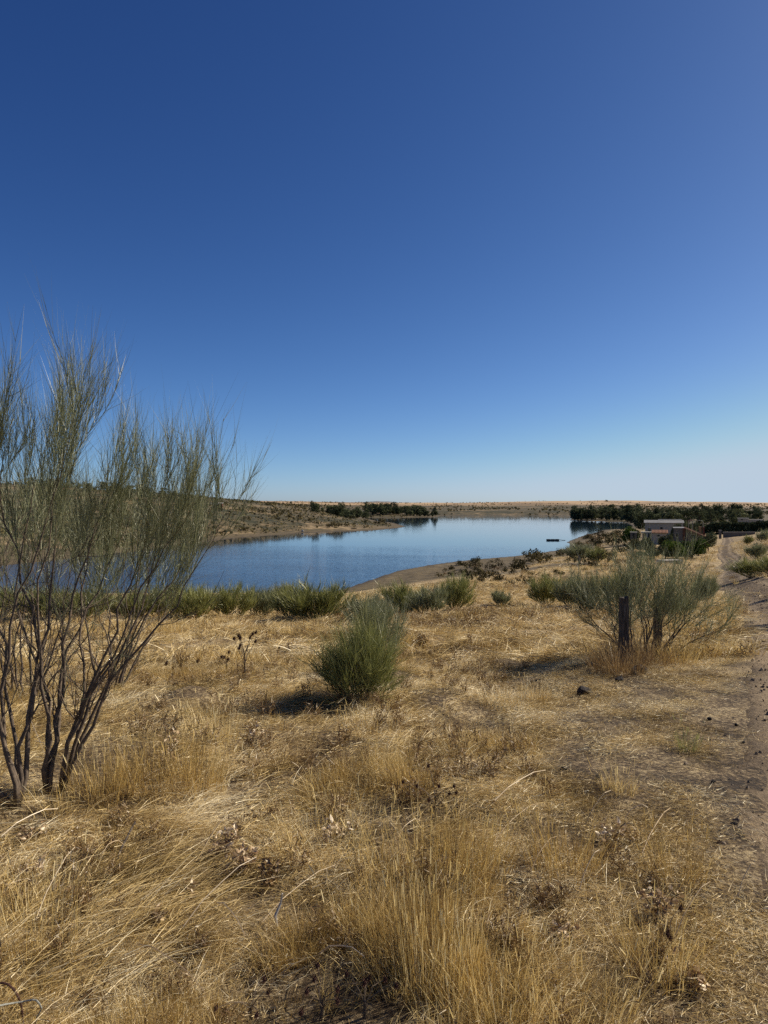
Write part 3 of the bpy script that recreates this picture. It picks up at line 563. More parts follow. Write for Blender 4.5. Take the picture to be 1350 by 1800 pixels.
for px, Yb, hm, ws, lab in ((1020, 2500, 9, 1.5, 'round lone tree on the skyline above the right hand wood'), (855, 2600, 7, 2.2, 'first tree of the small clump on the far skyline'), (848, 2600, 6, 2.4, 'left tree of the small clump on the far skyline'), (861, 2600, 7, 1.9, 'right tree of the small clump on the far skyline'),
        (842, 2600, 4, 2.2, 'lowest tree of the clump on the far skyline'), (1191, 2400, 6, 2.2, 'lone tree on the skyline behind the houses'), (1066, 2300, 7, 2.5, 'low tree on the slope above the right hand wood'), (1232, 1200, 9, 1.3, 'tree rising over the wood right of the houses'), (1318, 330, 6.2, 0.9, 'dark tree behind the long hedge'),
        (600, 700, 15, 0.9, 'tallest tree on the left point'), (548, 1500, 8, 1.8, 'dark tree on the plain left of the left wood'), (512, 1500, 5, 2.5, 'low dark tree on the plain above the left bank')):
    tree(px, Yb, hm, ws, lab, 'lone trees')

for q in range(34):
    px = rng.uniform(40, 345); Yb = rng.uniform(340, 520)
    tree(px, Yb, rng.uniform(3.5, 6.5), rng.uniform(1.3, 2.0), 'low dark tree on the left hill seen through the brooms', 'low trees on the left hill')
gp = []
for k in range(3):          # rounded garden shrubs
    rg = np.random.default_rng(330 + k); L = [(rg.normal() * 0.16, rg.normal() * 0.16, rg.uniform(0.3, 0.72), rg.uniform(0.2, 0.32), rg.uniform(0.2, 0.28)) for q in range(9)]
    V, Q, tn = leafcloud(2600, lobes(L, rg, 0.5), 0.042, rg); tr = MB(); tr.tube([(0, 0, -0.05), (0, 0, 0.5)], [0.05, 0.03], 6)
    gp.append((V, Q, tn, tr.mesh('trunk', M_bark)))
def garden(px, Yb, ytop, wpx, label, mat=M_garden, k=0, name='garden_tree', cat='tree', slim=1):
    p = at(px, Yb); h = (HY - ytop) / F * Yb - p[2]; t = thing(name, label, cat, tuple(p), rng.uniform(0, 6), 'trees around the houses'); s = wpx / F * Yb / 0.95
    t.scale = (s, s, h); V, Q, tn, tr = gp[k]; link('crown', mk_mesh('crown', V, Q, None, (mat,), tn), t); link('trunk', tr, t)
garden(1216, 95, 942, 60, 'large dense green tree in front of the tiled roof house', k=0)
garden(1189, 92, 948, 44, 'bright green rounded tree left of the largest garden tree', k=1)
garden(1245, 118, 932, 26, 'dark green tree at the right end of the tiled roof', M_tree, 2)
garden(1168, 118, 934, 28, 'dark narrow tree in front of the red roofed annexe', M_tree, 0)
garden(1140, 112, 944, 30, 'dark shrub in front of the white carport', M_tree, 1)
garden(1112, 205, 922, 30, 'olive green tree left of the long white building', M_garden, 2)
garden(1186, 178, 919, 20, 'grey green tree against the right end of the white building', M_tree, 1)
garden(1256, 300, 915, 18, 'bright green tree above the long dark hedge', M_garden, 0)
garden(1170, 92, 954, 32, 'dark shrub between the annexe and the bright green tree', M_tree, 2)
garden(1228, 100, 957, 30, 'dark shrub at the foot of the largest garden tree', M_tree, 1)
garden(1208, 235, 913, 14, 'small tree behind the long white building', M_tree, 2)
garden(1225, 240, 914, 12, 'small tree behind the tiled roof', M_tree, 0)

garden(1150, 96, 962, 26, 'dark shrub below the white carport', M_tree, 0)
garden(1205, 93, 962, 26, 'dark shrub between the bright green tree and the largest one', M_tree, 1)
garden(1128, 100, 968, 22, 'olive shrub at the left end of the garden', M_garden, 2)
garden(1112, 128, 946, 26, 'olive bush in front of the pale hut', M_olive, 1)
garden(1126, 122, 945, 22, 'dark bush between the hut and the carport', M_tree, 0)
# long dark hedge on the right
rg = np.random.default_rng(340)
def hedge_fn(n):
    t = rg.random(n); x = 98.5 + t * 45; y = 246 - t * 28 + rg.normal(size=n) * 0.6; g = H(x, y); top = -(914 + 7 * (1 - np.clip(t * 1.5, 0, 1)) - HY) / F * y - 0.2 + (fbm(t * 25, t * 0, 5) - 0.5) * 0.9
    f = rg.random(n) ** 0.8; N = np.stack([np.full(n, -0.2), -np.ones(n), 0.5 * f], 1); return np.stack([x, y, g + (top - g) * f], 1), N
V, Q, tn = leafcloud(9000, hedge_fn, 0.42, rg)
hp = thing('hedge', 'long tall very dark hedge across the slope at the end of the track', 'hedge', (98.5, 246, h1(98.5, 246)))
o = link('foliage', mk_mesh('foliage', V - np.array(hp.location), Q, None, (M_tree,), tn), hp)

# scrub prototypes
scrub_meshes = []
for mat in (M_scrub, M_olive, M_brown):
    for k in range(3):
        rg = np.random.default_rng(350 + k); L = [(rg.normal() * 0.28, rg.normal() * 0.28, rg.uniform(0.12, 0.4), rg.uniform(0.16, 0.3), rg.uniform(0.12, 0.25)) for q in range(7)]
        V, Q, tn = leafcloud(230, lobes(L, rg, 0.7), 0.055, rg); scrub_meshes.append(mk_mesh('scrub_bush', V, Q, None, (mat,), tn))
def scrub(px, Yb, wm, hm, label, group, mk):
    p = at(px, Yb); return tag(link('scrub_bush', scrub_meshes[mk * 3 + int(rng.integers(3))], None, tuple(p), rng.uniform(0, 6), (wm, wm, hm * 1.6)), label, 'bush', group)
bs = [(807, 994, 8), (795, 1002, 9), (820, 1000, 11), (830, 997, 12), (843, 998, 9), (837, 1004, 8), (855, 1013, 11), (845, 1027, 26), (874, 988, 6), (880, 1000, 12), (886, 1006, 10), (901, 1009, 10), (916, 1007, 18), (906, 992, 10), (924, 980, 10), (946, 978, 14), (963, 985, 8),
      (984, 976, 10), (995, 980, 14), (987, 1011, 9), (866, 1016, 9), (811, 1010, 8), (795, 1012, 10), (782, 1006, 6), (828, 1017, 12), (880, 1024, 18), (928, 1028, 16), (862, 1002, 10), (905, 1000, 16), (935, 990, 20), (950, 992, 18), (775, 1015, 9), (1010, 990, 12), (1030, 996, 14), (1046, 985, 12), (1060, 975, 14),
      (1052, 962, 12), (1040, 955, 10), (1066, 953, 14), (1080, 948, 12), (1022, 965, 10), (1075, 962, 16), (1095, 955, 14), (1085, 975, 14), (1070, 990, 18), (955, 1040, 14), (1018, 958, 8), (1033, 948, 8), (1056, 942, 10), (1090, 940, 12), (1105, 946, 12), (1012, 972, 8)]
for px, py, wpx in bs:
    p = G(px, py); s = 1.9 * wpx / F * p[1] / 1.05; scrub(px, p[1], s, s * 0.75, 'dark brown low bush on the bare shore between the grass and the lake', 'dark bushes on the near shore', 0 if rng.random() < 0.7 else 1)
cnt = 0
while cnt < 120:
    px, py = (rng.uniform(985, 1130), rng.uniform(936, 1010)) if cnt < 80 else (rng.uniform(780, 1000), rng.uniform(982, 1040)); p = G(px, py); d = polydist(p[:1], p[1:2], WAT)[0]
    if d < 2 or trackdist(p[:1], p[1:2])[0] < 3: continue
    s = rng.uniform(8, 22) / F * p[1] / 1.05; scrub(px, p[1], s, s * rng.uniform(0.4, 0.7), 'low dark bush on the lumpy ground between the lake and the houses' if px > 1000 else 'low dark weed bush where the dry grass meets the bare shore', 'low bushes near the houses' if px > 1000 else 'weed bushes at the edge of the bare shore', int(rng.integers(0, 3))); cnt += 1
cnt = 0
while cnt < 125:            # left bank hillside
    px = rng.uniform(20, 700); Yb = math.exp(rng.uniform(math.log(200), math.log(760))); x = (px - CX) / F * Yb; d = polydist(np.array([x]), np.array([Yb]), WAT)[0]
    if d < 9 or fbm(np.array([x / 50]), np.array([Yb / 50]), 77)[0] < 0.36 or (px > 500 and Yb > 520): continue
    s = rng.uniform(2.5, 6.5) * (1.3 if px < 350 else 1)
    scrub(px, Yb, s, s * 0.55, 'dark bush on the dry hillside across the lake', 'bushes on the left bank hillside', 1 if rng.random() < 0.55 else 0); cnt += 1
# far hill scrub: one mass
rg = np.random.default_rng(360); n = 26000
px = rg.uniform(0, 1400, n); Yb = np.exp(rg.uniform(math.log(200), math.log(2300), n)); x = (px - CX) / F * Yb
dd = polydist(x, Yb, WAT); ok = (dd > 3 + 5 * (Yb < 600)) & ((Yb > 650) | (x < 40)) & (fbm(x / 60, Yb / 60, 78) > 0.50 + 0.1 * (Yb > 1500)); x = x[ok]; Yb = Yb[ok]; z = H(x, Yb); n = len(x)
def far_fn(m_): return np.stack([x, Yb, z + 0.7], 1), np.tile([0, -0.3, 1.0], (m_, 1))
V = []; Q = []; tn = []
for rep in range(3):
    a, q_, t_2 = leafcloud(n, far_fn, 1.0, rg, 0.5); V.append((a - np.stack([x, Yb, z], 1).repeat(4, 0)) * np.clip(Yb / 700, 0.6, 1.5).repeat(4)[:, None] + np.stack([x, Yb, z], 1).repeat(4, 0) + rg.normal(size=(n, 3)).repeat(4, 0) * 0.5); Q.append(q_ + rep * 4 * n); tn.append(t_2)
tag(link('distant_scrub', mk_mesh('distant_scrub', np.vstack(V), np.vstack(Q), None, (M_olive,), np.concatenate(tn))), kind='stuff')

# ------------------------------------------------------------------ houses
def frame(name, label, cat, px, Y, group=None, rz=0.0):
    if cat in ('building', 'carport', 'hut', 'house', 'shelter'): rz = -math.atan((px - CX) / F)
    p = at(px, Y); return thing(name, label, cat, tuple(p), rz, group), p
def win(t, x0, x1, z0, z1, y, nm='window', mat=M_dark):
    f = MB().box(x0 - 0.07, x1 + 0.07, y - 0.05, y - 0.003, z0 - 0.07, z0).box(x0 - 0.07, x1 + 0.07, y - 0.05, y - 0.003, z1, z1 + 0.07).box(x0 - 0.07, x0, y - 0.05, y - 0.003, z0, z1).box(x1, x1 + 0.07, y - 0.05, y - 0.003, z0, z1).obj(nm, M_white, t)
    MB().box(x0, x1, y - 0.02, y - 0.004, z0, z1).obj('pane', mat, f)
def ribs(mb, x0, x1, y0, y1, z0, z1, step, w_=0.12, h=0.06):
    x = x0 + step / 2
    while x < x1: mb.hexa([(x - w_ / 2, y0, z0), (x + w_ / 2, y0, z0), (x + w_ / 2, y1, z1), (x - w_ / 2, y1, z1), (x - w_ / 2, y0, z0 + h), (x + w_ / 2, y0, z0 + h), (x + w_ / 2, y1, z1 + h), (x - w_ / 2, y1, z1 + h)]); x += step
S = lambda Y_: Y_ / F
# long white building
Y_ = 200; t, p = frame('farm_building', 'long low white building with a ribbed grey roof behind the annexe', 'building', 1134, Y_); zt = lambda py: (HY - py) / F * Y_ - p[2]
Wd = 62 * S(Y_)
MB().box(0, Wd, 0, 8, -0.8, zt(919.5)).obj('wall', M_white, t)
rf = MB().hexa([(-0.3, -0.35, zt(919.5) + 0.003), (Wd + 0.3, -0.35, zt(919.5) + 0.003), (Wd + 0.3, 4, zt(915)), (-0.3, 4, zt(915)), (-0.3, -0.35, zt(919) + 0.05), (Wd + 0.3, -0.35, zt(919) + 0.05), (Wd + 0.3, 4, zt(914.4)), (-0.3, 4, zt(914.4))])
rf.obj('roof', M_roofg, t)
up_ = MB().box(22 * S(Y_), Wd, 4.1, 9, zt(920), zt(913.5)); up_.obj('upper_wall', M_roofg, t)
rb = MB(); ribs(rb, 22 * S(Y_), Wd, 4.02, 4.09, zt(919), zt(919), 0.6, 0.1, zt(913.6) - zt(919)); rb.obj('cladding_rib', M_white, t)
win(t, 25 * S(Y_), 29 * S(Y_), zt(930), zt(926.5), 0)
MB().box(5 * S(Y_), 9 * S(Y_), -0.03, -0.004, -0.8, zt(928.5)).obj('door', M_dark, t)
# annexe with red roof
Y_ = 160; t, p = frame('annexe', 'small pale annexe with a low red tiled roof', 'building', 1147, Y_); zt = lambda py: (HY - py) / F * Y_ - p[2]; Wd = 24 * S(Y_)
MB().box(0, Wd, 0, 4, -0.5, zt(937)).obj('wall', M_white, t)
r_ = MB().hexa([(-0.2, -0.3, zt(937.2)), (Wd + 0.2, -0.3, zt(937.2)), (Wd + 0.2, 2.2, zt(932.8)), (-0.2, 2.2, zt(932.8)), (-0.2, -0.3, zt(936.4)), (Wd + 0.2, -0.3, zt(936.4)), (Wd + 0.2, 2.2, zt(932)), (-0.2, 2.2, zt(932))]); ribs(r_, -0.2, Wd + 0.2, -0.31, 2.2, zt(936.4), zt(932), 0.28, 0.14, 0.06); r_.obj('roof', M_terra, t)
win(t, 0.9, 1.5, zt(943), zt(940), 0)
# carport
Y_ = 165; t, p = frame('carport', 'white flat topped carport left of the annexe', 'carport', 1128, Y_); zt = lambda py: (HY - py) / F * Y_ - p[2]; Wd = 17 * S(Y_)
MB().box(-0.1, Wd + 0.1, -0.1, 3.5, zt(937), zt(935)).obj('roof', M_white, t)
for x in (0, Wd / 2 - 0.1, Wd - 0.2):
    for y in (0, 3.2): MB().box(x, x + 0.2, y, y + 0.2, -0.4, zt(937)).obj('post', M_white, t)
MB().box(0.25, Wd / 2 - 0.15, 3.0, 3.15, -0.4, zt(937.2)).obj('back_panel', M_grey, t)
# small white store at far left of the group
Y_ = 170; t, p = frame('storage_hut', 'small pale hut left of the carport near the water', 'hut', 1108, Y_); zt = lambda py: (HY - py) / F * Y_ - p[2]; Wd = 11 * S(Y_)
MB().box(0, Wd, 0, 2, -0.4, zt(936)).obj('wall', M_grey, t); MB().box(-0.1, Wd + 0.1, -0.15, 2.2, zt(936), zt(935.2)).obj('roof', M_white, t); MB().box(0.5, 1.05, -0.03, -0.004, -0.2, zt(938)).obj('door', M_dark, t)
# house with the sloping tiled roof
Y_ = 132; t, p = frame('tiled_roof_house', 'grey house with a single sloping terracotta roof and two chimneys', 'house', 1184, Y_); zt = lambda py: (HY - py) / F * Y_ - p[2]; s = S(Y_)
MB().box(0, 17.5 * s, 0, 7, -0.5, zt(928.5)).obj('wall', M_grey, t)
MB().box(-0.08, 17.6 * s, -0.08, 7.08, zt(928.5), zt(927.8)).obj('flat_roof', M_roofg, t)
x0, x1 = 17.6 * s, 54 * s
MB().hexa([(x0, 0.3, -0.5), (x1 - 0.5, 0.3, -0.5), (x1 - 0.5, 7, -0.5), (x0, 7, -0.5), (x0, 0.3, zt(930)), (x1 - 0.5, 0.3, zt(943.5)), (x1 - 0.5, 7, zt(943.5)), (x0, 7, zt(930))]).obj('side_wall', M_grey, t)
rf = MB(); za, zb = zt(928), zt(943.5)
rf.hexa([(x0 + 0.02, -0.4, za - 0.12), (x1, -0.4, zb - 0.12), (x1, 7.4, zb - 0.12), (x0 + 0.02, 7.4, za - 0.12), (x0 + 0.02, -0.4, za), (x1, -0.4, zb), (x1, 7.4, zb), (x0 + 0.02, 7.4, za)])
y = -0.4
while y < 7.3: rf.tube([(x0 + 0.02, y + 0.1, za + 0.02), (x1, y + 0.1, zb + 0.02)], 0.075, 5); y += 0.24
rf.obj('roof', M_terra, t)
MB().box(x0 - 0.25, x0 + 0.05, -0.1, 0.0, -0.5, za).obj('corner_strip', M_brickd, t)
fz = MB().hexa([(x0 + 0.02, -0.47, za - 0.24), (x1, -0.47, zb - 0.24), (x1, -0.41, zb - 0.24), (x0 + 0.02, -0.41, za - 0.24), (x0 + 0.02, -0.47, za - 0.02), (x1, -0.47, zb - 0.02), (x1, -0.41, zb - 0.02), (x0 + 0.02, -0.41, za - 0.02)]); fz.obj('fascia', M_brickd, t)
win(t, 4 * s, 8 * s, zt(944), zt(937), 0); win(t, x0 + 1.0, x0 + 1.9, zt(947), zt(939.5), 0.3)
for (a, b_, mt, top) in ((42, 46, M_ochre, 927), (48.6, 51.2, M_brickd, 927.5)):
    c = MB().box(a * s, b_ * s, 3.0, 3.7, zb - 0.3, zt(top)).obj('chimney', mt, t); MB().box(a * s - 0.06, b_ * s + 0.06, 2.94, 3.76, zt(top), zt(top) + 0.08).obj('cap', mt, c)
# lamp
t, p = frame('street_lamp', 'thin lamp post rising behind the chimneys', 'lamp', 1236, 150); MB().tube([(0, 0, -0.1), (0, 0, 4.6), (-0.25, 0, 4.9), (-0.7, 0, 5.0)], [0.06, 0.05, 0.04, 0.03], 6).obj('pole', M_wire, t); MB().box(-1.0, -0.6, -0.12, 0.12, 4.93, 5.03).obj('lamp_head', M_white, t)
# gazebo
Y_ = 215; t, p = frame('gazebo', 'small open shelter with a pointed red roof behind the houses', 'shelter', 1214, Y_); zt = lambda py: (HY - py) / F * Y_ - p[2]; s = S(Y_)
g_ = MB(); zz = zt(915.5); g_.add([(-4 * s, -4 * s, zz), (4 * s, -4 * s, zz), (4 * s, 4 * s, zz), (-4 * s, 4 * s, zz), (0, 0, zt(912))], [(0, 3, 2, 1)], [(0, 1, 4), (1, 2, 4), (2, 3, 4), (3, 0, 4)]); g_.obj('roof', M_terra, t)
for a in (-1, 1):
    for c_ in (-1, 1): MB().box(a * 3.4 * s - 0.08, a * 3.4 * s + 0.08, c_ * 3.4 * s - 0.08, c_ * 3.4 * s + 0.08, -0.3, zz).obj('post', M_white, t)
# wall and gate pillar by the track end, building behind the hedge
Y_ = 196; t, p = frame('boundary_wall', 'low grey wall with a pale coping at the far end of the track', 'wall', 1272, Y_, rz=0.12); zt = lambda py: (HY - py) / F * Y_ - p[2]
MB().box(0, 9, 0, 0.25, -0.8, zt(936)).obj('wall_body', M_grey, t); MB().box(-0.05, 9.1, -0.06, 0.31, zt(936), zt(935)).obj('coping', M_white, t)
t, p = frame('gate_pillar', 'pale square gate pillar beside the track end', 'pillar', 1266, 190); MB().box(-0.25, 0.25, -0.25, 0.25, -0.3, 2.1).obj('shaft', M_grey, t); MB().box(-0.32, 0.32, -0.32, 0.32, 2.1, 2.25).obj('cap', M_white, t)
Y_ = 300; t, p = frame('white_house', 'white house with a flat pale roof rising just above the dark hedge', 'house', 1297, Y_); zt = lambda py: (HY - py) / F * Y_ - p[2]; s = S(Y_)
MB().box(0, 17 * s, 0, 6, -0.5, zt(911.5)).obj('wall', M_white, t); MB().box(-0.2, 17 * s + 0.2, -0.3, 6.2, zt(911.5), zt(910.7)).obj('roof', M_roofg, t); MB().box(17.1 * s, 40 * s, 2, 7, -0.5, zt(913)).obj('side_wall', M_white, t); win(t, 5 * s, 8 * s, zt(914.5), zt(912.5), 0)
# buildings on the left hill
t, p = frame('shed', 'low shed with a white roof high on the left hill', 'shed', 386, 430); MB().box(-1.6, 1.6, 0, 2.5, -0.5, 1.7).obj('wall', M_brickd, t); MB().hexa([(-1.8, -0.3, 1.7), (1.8, -0.3, 1.7), (1.8, 2.7, 2.2), (-1.8, 2.7, 2.2), (-1.8, -0.3, 1.85), (1.8, -0.3, 1.85), (1.8, 2.7, 2.35), (-1.8, 2.7, 2.35)]).obj('roof', M_white, t); MB().box(-0.5, 0.4, -0.03, -0.004, -0.3, 1.3).obj('door', M_dark, t)
t, p = frame('farmhouse', 'pale ruined looking farmhouse on the left hill behind the brooms', 'house', 122, 330); MB().box(-2.5, 2.5, 0, 4, -0.8, 2.4).obj('wall', M_grey, t); MB().hexa([(-2.7, -0.3, 2.4), (2.7, -0.3, 2.4), (2.7, 4.3, 3.3), (-2.7, 4.3, 3.3), (-2.7, -0.3, 2.52), (2.7, -0.3, 2.52), (2.7, 4.3, 3.42), (-2.7, 4.3, 3.42)]).obj('roof', M_terra, t); win(t, -1.5, -0.8, 0.8, 1.7, 0); win(t, 0.9, 1.6, 0.8, 1.7, 0)
# white van on the hill
def van(px, Y, rz, label):
    t, p = frame('parked_van', label, 'van', px, Y, rz=rz); b_ = MB()
    prof = [(-2.2, 0.35), (2.15, 0.35), (2.25, 0.95), (1.55, 1.15), (1.05, 1.85), (-2.2, 1.9)]
    V = np.array([(x, y, z) for y in (-0.85, 0.85) for x, z in prof]); n_ = len(prof)
    b_.add(V, [(k, (k + 1) % n_, (k + 1) % n_ + n_, k + n_) for k in range(n_)], [(0, k + 1, k) for k in range(1, n_ - 1)] + [(n_, n_ + k, n_ + k + 1) for k in range(1, n_ - 1)]); b_.obj('body', M_white, t)
    MB().hexa([(1.12, -0.75, 1.72), (1.57, -0.75, 1.19), (1.57, 0.75, 1.19), (1.12, 0.75, 1.72), (1.15, -0.75, 1.78), (1.62, -0.75, 1.2), (1.62, 0.75, 1.2), (1.15, 0.75, 1.78)]).obj('windscreen', M_dark, t)
    for x in (-1.4, 1.35):
        for y in (-0.87, 0.67): MB().tube([(x, y, 0.33), (x, y + 0.2, 0.33)], 0.33, 12).obj('wheel', M_float, t)
van(376, 428, 0.5, 'white van parked on the left hill below the shed')
van(344, 440, 2.6, 'white van half hidden by bushes high on the left hill')

# ------------------------------------------------------------------ raft, boat
Y_ = 260; x0 = (961 - CX) / F * Y_; t = thing('floating_raft', 'low dark raft of three black floats moored near the shore bend', 'raft', (x0, Y_, -12))
for k in range(3):
    a = k * 1.52; f_ = MB().box(a, a + 1.22, -0.6, 0.6, -0.15, 0.42); f_.tube([(a + 0.02, -0.66, 0.12), (a + 1.2, -0.66, 0.12)], 0.16, 8); f_.obj('float', M_float, t); MB().box(a + 0.05, a + 1.17, -0.55, 0.55, 0.424, 0.47).obj('deck_board', M_float, t)
for k in range(2): MB().box(k * 1.52 + 1.225, k * 1.52 + 1.515, -0.5, 0.5, 0.1, 0.3).obj('coupling', M_deck, t)
MB().tube([(4.3, 0, 0.3), (5.5, 0.1, 0.12), (6.6, 0.2, 0.06)], 0.07, 5).obj('mooring_pole', M_float, t)
p = G(622, 930.5); t = thing('rowing_boat', 'small dark rowing boat pulled up on the left shore', 'boat', tuple(p), 0.1)
Lb = 2.9; st = np.linspace(-1, 1, 11); hull = MB(); Vh = []
for q in st:
    wq = 0.55 * (1 - abs(q) ** 2.4) + 0.02
    for a in np.linspace(-pi / 2, pi / 2, 7): Vh.append((q * Lb / 2, wq * sin(a), 0.5 - 0.42 * cos(a) * (1 - 0.3 * q * q) + 0.12 * q * q))
i = np.arange(10)[:, None] * 7; j = np.arange(6)[None]; hull.add(Vh, np.stack([i + j, i + j + 7, i + j + 8, i + j + 1], -1).reshape(-1, 4)); hull.obj('hull', M_float, t)
for q in (-0.5, 0.4): MB().box(q - 0.1, q + 0.1, -0.48, 0.48, 0.4, 0.44).obj('bench', M_wood, t)

# ------------------------------------------------------------------ rubble heap, slabs, posts
def rock_mesh(seed, sub=2):
    import bmesh
    bm = bmesh.new(); bmesh.ops.create_icosphere(bm, subdivisions=sub, radius=1.0); rg = np.random.default_rng(seed); ph = rg.uniform(0, 6, 9)
    pln = rg.normal(size=(9, 3)); pln /= np.linalg.norm(pln, axis=1)[:, None]
    for v in bm.verts:
        c = np.array(v.co); d = pln @ c; c = c - pln.T @ np.maximum(d - 0.62, 0) * 0.9; c *= 1 + 0.06 * math.sin(c[0] * 5 + ph[0]) + 0.05 * math.sin(c[1] * 7 + ph[1]); v.co = c
    me = bpy.data.meshes.new('rock'); bm.to_mesh(me); bm.free(); me.materials.append(M_rock); return me
rocks = [rock_mesh(400 + k) for k in range(5)]
def rock(px, py, wpx, hf, label, group='dark stones in the dry grass', mat=None):
    p = G(px, py); s = wpx / F * p[1] / 2; o = link('rock', rocks[int(rng.integers(5))], None, (p[0], p[1], p[2] + s * hf * 0.45), rng.uniform(0, 6), (s, s * 0.8, s * hf)); return tag(o, label, 'rock', group)
for px, py, wpx, hf, lab in ((1030, 1222, 42, 0.55, 'flat dark rock in the grass in front of the fence post bush'), (1124, 1186, 34, 0.7, 'dark rock at the foot of the fence post bush'), (1050, 1228, 16, 0.6, 'small dark stone beside the flat rock'), (1088, 1198, 22, 0.7, 'dark stone just left of the rock at the foot of the bush'),
        (993, 1354, 18, 0.6, 'small black stone on the trampled ground, upper one of three'), (1053, 1372, 14, 0.7, 'small grey stone right of the black one'), (1014, 1402, 16, 0.6, 'small black stone, lowest of the three'), (1248, 1268, 12, 0.7, 'pebble on the verge near the track'), (1296, 1278, 10, 0.7, 'pebble at the very edge of the track, upper one'), (1308, 1308, 12, 0.6, 'pebble at the very edge of the track, lower one'),
        (212, 1452, 34, 0.6, 'grey stone half sunk in lodged grass below the brooms'), (1322, 1612, 20, 0.6, 'dark stone on the track near the bottom right'), (492, 1222, 8, 0.8, 'tiny dark stone left of the middle bush'), (745, 1210, 10, 0.7, 'tiny dark stone right of the middle bush'), (1268, 1780, 18, 0.7, 'round brown stone at the bottom right'),
        (1190, 1229, 10, 0.7, 'tiny dark stone between the bush and the track'), (1256, 1378, 12, 0.6, 'tiny stone in the straw near the verge'), (968, 1212, 14, 0.5, 'small dark stone left of the flat rock'), (1340, 1660, 12, 0.6, 'small stone on the track at the right edge')):
    rock(px, py, wpx, hf, lab)
for k, (px, py, wpx) in enumerate(((1008, 996, 9), (1015, 997, 8), (1023, 997, 9), (1031, 996, 7), (1019, 992, 8), (1037, 998, 6), (1003, 998, 5))): rock(px, py, wpx, 0.8, 'dark stone of the rubble heap near the shore', 'stones of the rubble heap')
pale = rocks[0].copy(); pale.materials.clear(); pale.materials.append(M_deck)
for px, py, wpx, lab in ((978, 1010, 5, 'small white stone on the dry slope below the rubble heap'), (532, 935, 6, 'pale boulder on the left shore line'), (1041, 996, 5, 'white stone at the right end of the rubble heap')):
    p = G(px, py); s = wpx / F * p[1] / 2; tag(link('rock', pale, None, (p[0], p[1], p[2] + s * 0.4), 1, (s, s, s * 0.8)), lab, 'rock')
p = G(1018, 998); tag(MB().box(-0.08, 0.08, -0.08, 0.08, -0.2, 1.3).obj('wooden_stake', M_wood, None, loc=tuple(p)), 'dark stake standing in the rubble heap', 'stake')
p = G(1172, 992); t = thing('slab_stack', 'stack of pale slabs lying behind the fence post bush', 'slabs', tuple(p), 0.1)
for k in range(3): MB().box(-1.2 + 0.2 * k, 1.5 + 0.1 * k, -0.6, 0.6, 0.02 + k * 0.17, 0.13 + k * 0.17, rot=0.05 * k).obj('slab', M_deck, t)
def post(px, Y, ytop, wpx, label):
    p = at(px, Y) if Y > 0 else G(px, -Y); Y = p[1]; hgt = (HY - ytop) / F * Y - p[2]; w_ = wpx / F * Y / 2; mb = MB(); rg = np.random.default_rng(int(px)); n_ = 9
    zs = np.linspace(-0.3, hgt, n_); Vp = []
    for k, z in enumerate(zs):
        f = 1 - 0.08 * k / n_ if k < n_ - 1 else 0.86
        for a, b_ in ((-1, -1), (0, -1.06), (1, -1), (1.05, 0), (1, 1), (0, 1.05), (-1, 1), (-1.04, 0)): Vp.append((a * w_ * f + rg.normal() * 0.003, b_ * w_ * f + rg.normal() * 0.003, z + (rg.normal() * 0.008 if k == n_ - 1 else 0)))
    i = np.arange(n_ - 1)[:, None] * 8; j = np.arange(8)[None]; k_ = (j + 1) % 8
    Vp.append((0, 0, hgt + 0.004)); l = (n_ - 1) * 8
    mb.add(Vp, np.stack([i + j, i + k_, i + k_ + 8, i + j + 8], -1).reshape(-1, 4), [(l + a, l + (a + 1) % 8, l + 8) for a in range(8)])
    o = mb.obj('fence_post', M_wood, None, loc=tuple(p), rz=0.12); o.rotation_euler[0] = rg.normal() * 0.015; return tag(o, label, 'post', 'old fence posts')
post(1097, -1172, 1050, 14, 'nearest thick dark wooden fence post standing left in the silvery broom')
post(1156, -1150, 1042, 11, 'second wooden fence post, half hidden inside the silvery broom')
post(1176, 17.5, 1024, 11, 'farthest wooden fence post behind the silvery broom')

# ------------------------------------------------------------------ grass tufts (prototypes, unlinked collections for the mass)
def tuft_upright(n, h, rad, lean, wid, rg, heads=0.0, curve=0.25):
    a = rg.uniform(0, 6.28, n); r = rad * np.sqrt(rg.random(n)); P0 = np.stack([np.cos(a) * r, np.sin(a) * r, np.full(n, -0.02)], 1)
    le = np.abs(rg.normal(0, lean, n)); b_ = a + rg.normal(0, 0.9, n); D = np.stack([np.cos(b_) * np.sin(le), np.sin(b_) * np.sin(le), np.cos(le)], 1)
    L = h * rg.uniform(0.45, 1.1, n); bend = np.stack([np.cos(b_), np.sin(b_), -0.35 * np.ones(n)], 1) * (L * curve * rg.random(n))[:, None]
    V, Q, tn = ribbons(P0, D, L, bend, wid * rg.uniform(0.6, 1.3, n), np.clip(rg.normal(0.55, 0.2, n), 0, 1), 3, rg)
    if heads > 0:
        k = rg.random(n) < heads; e = (P0 + D * L[:, None] + bend)[k]; m_ = len(e)
        if m_:
            dd = D[k] + bend[k] * 2; dd /= np.linalg.norm(dd, axis=1)[:, None]; v2, q2, t2 = ribbons(e - dd * 0.01, dd, np.full(m_, 0.05) * rg.uniform(0.6, 1.2, m_), np.zeros((m_, 3)), np.full(m_, wid * 1.4), np.full(m_, 0.75), 2, rg, False)
            Q = np.vstack([Q, q2 + len(V)]); V = np.vstack([V, v2]); tn = np.r_[tn, t2]
    return V, Q, tn
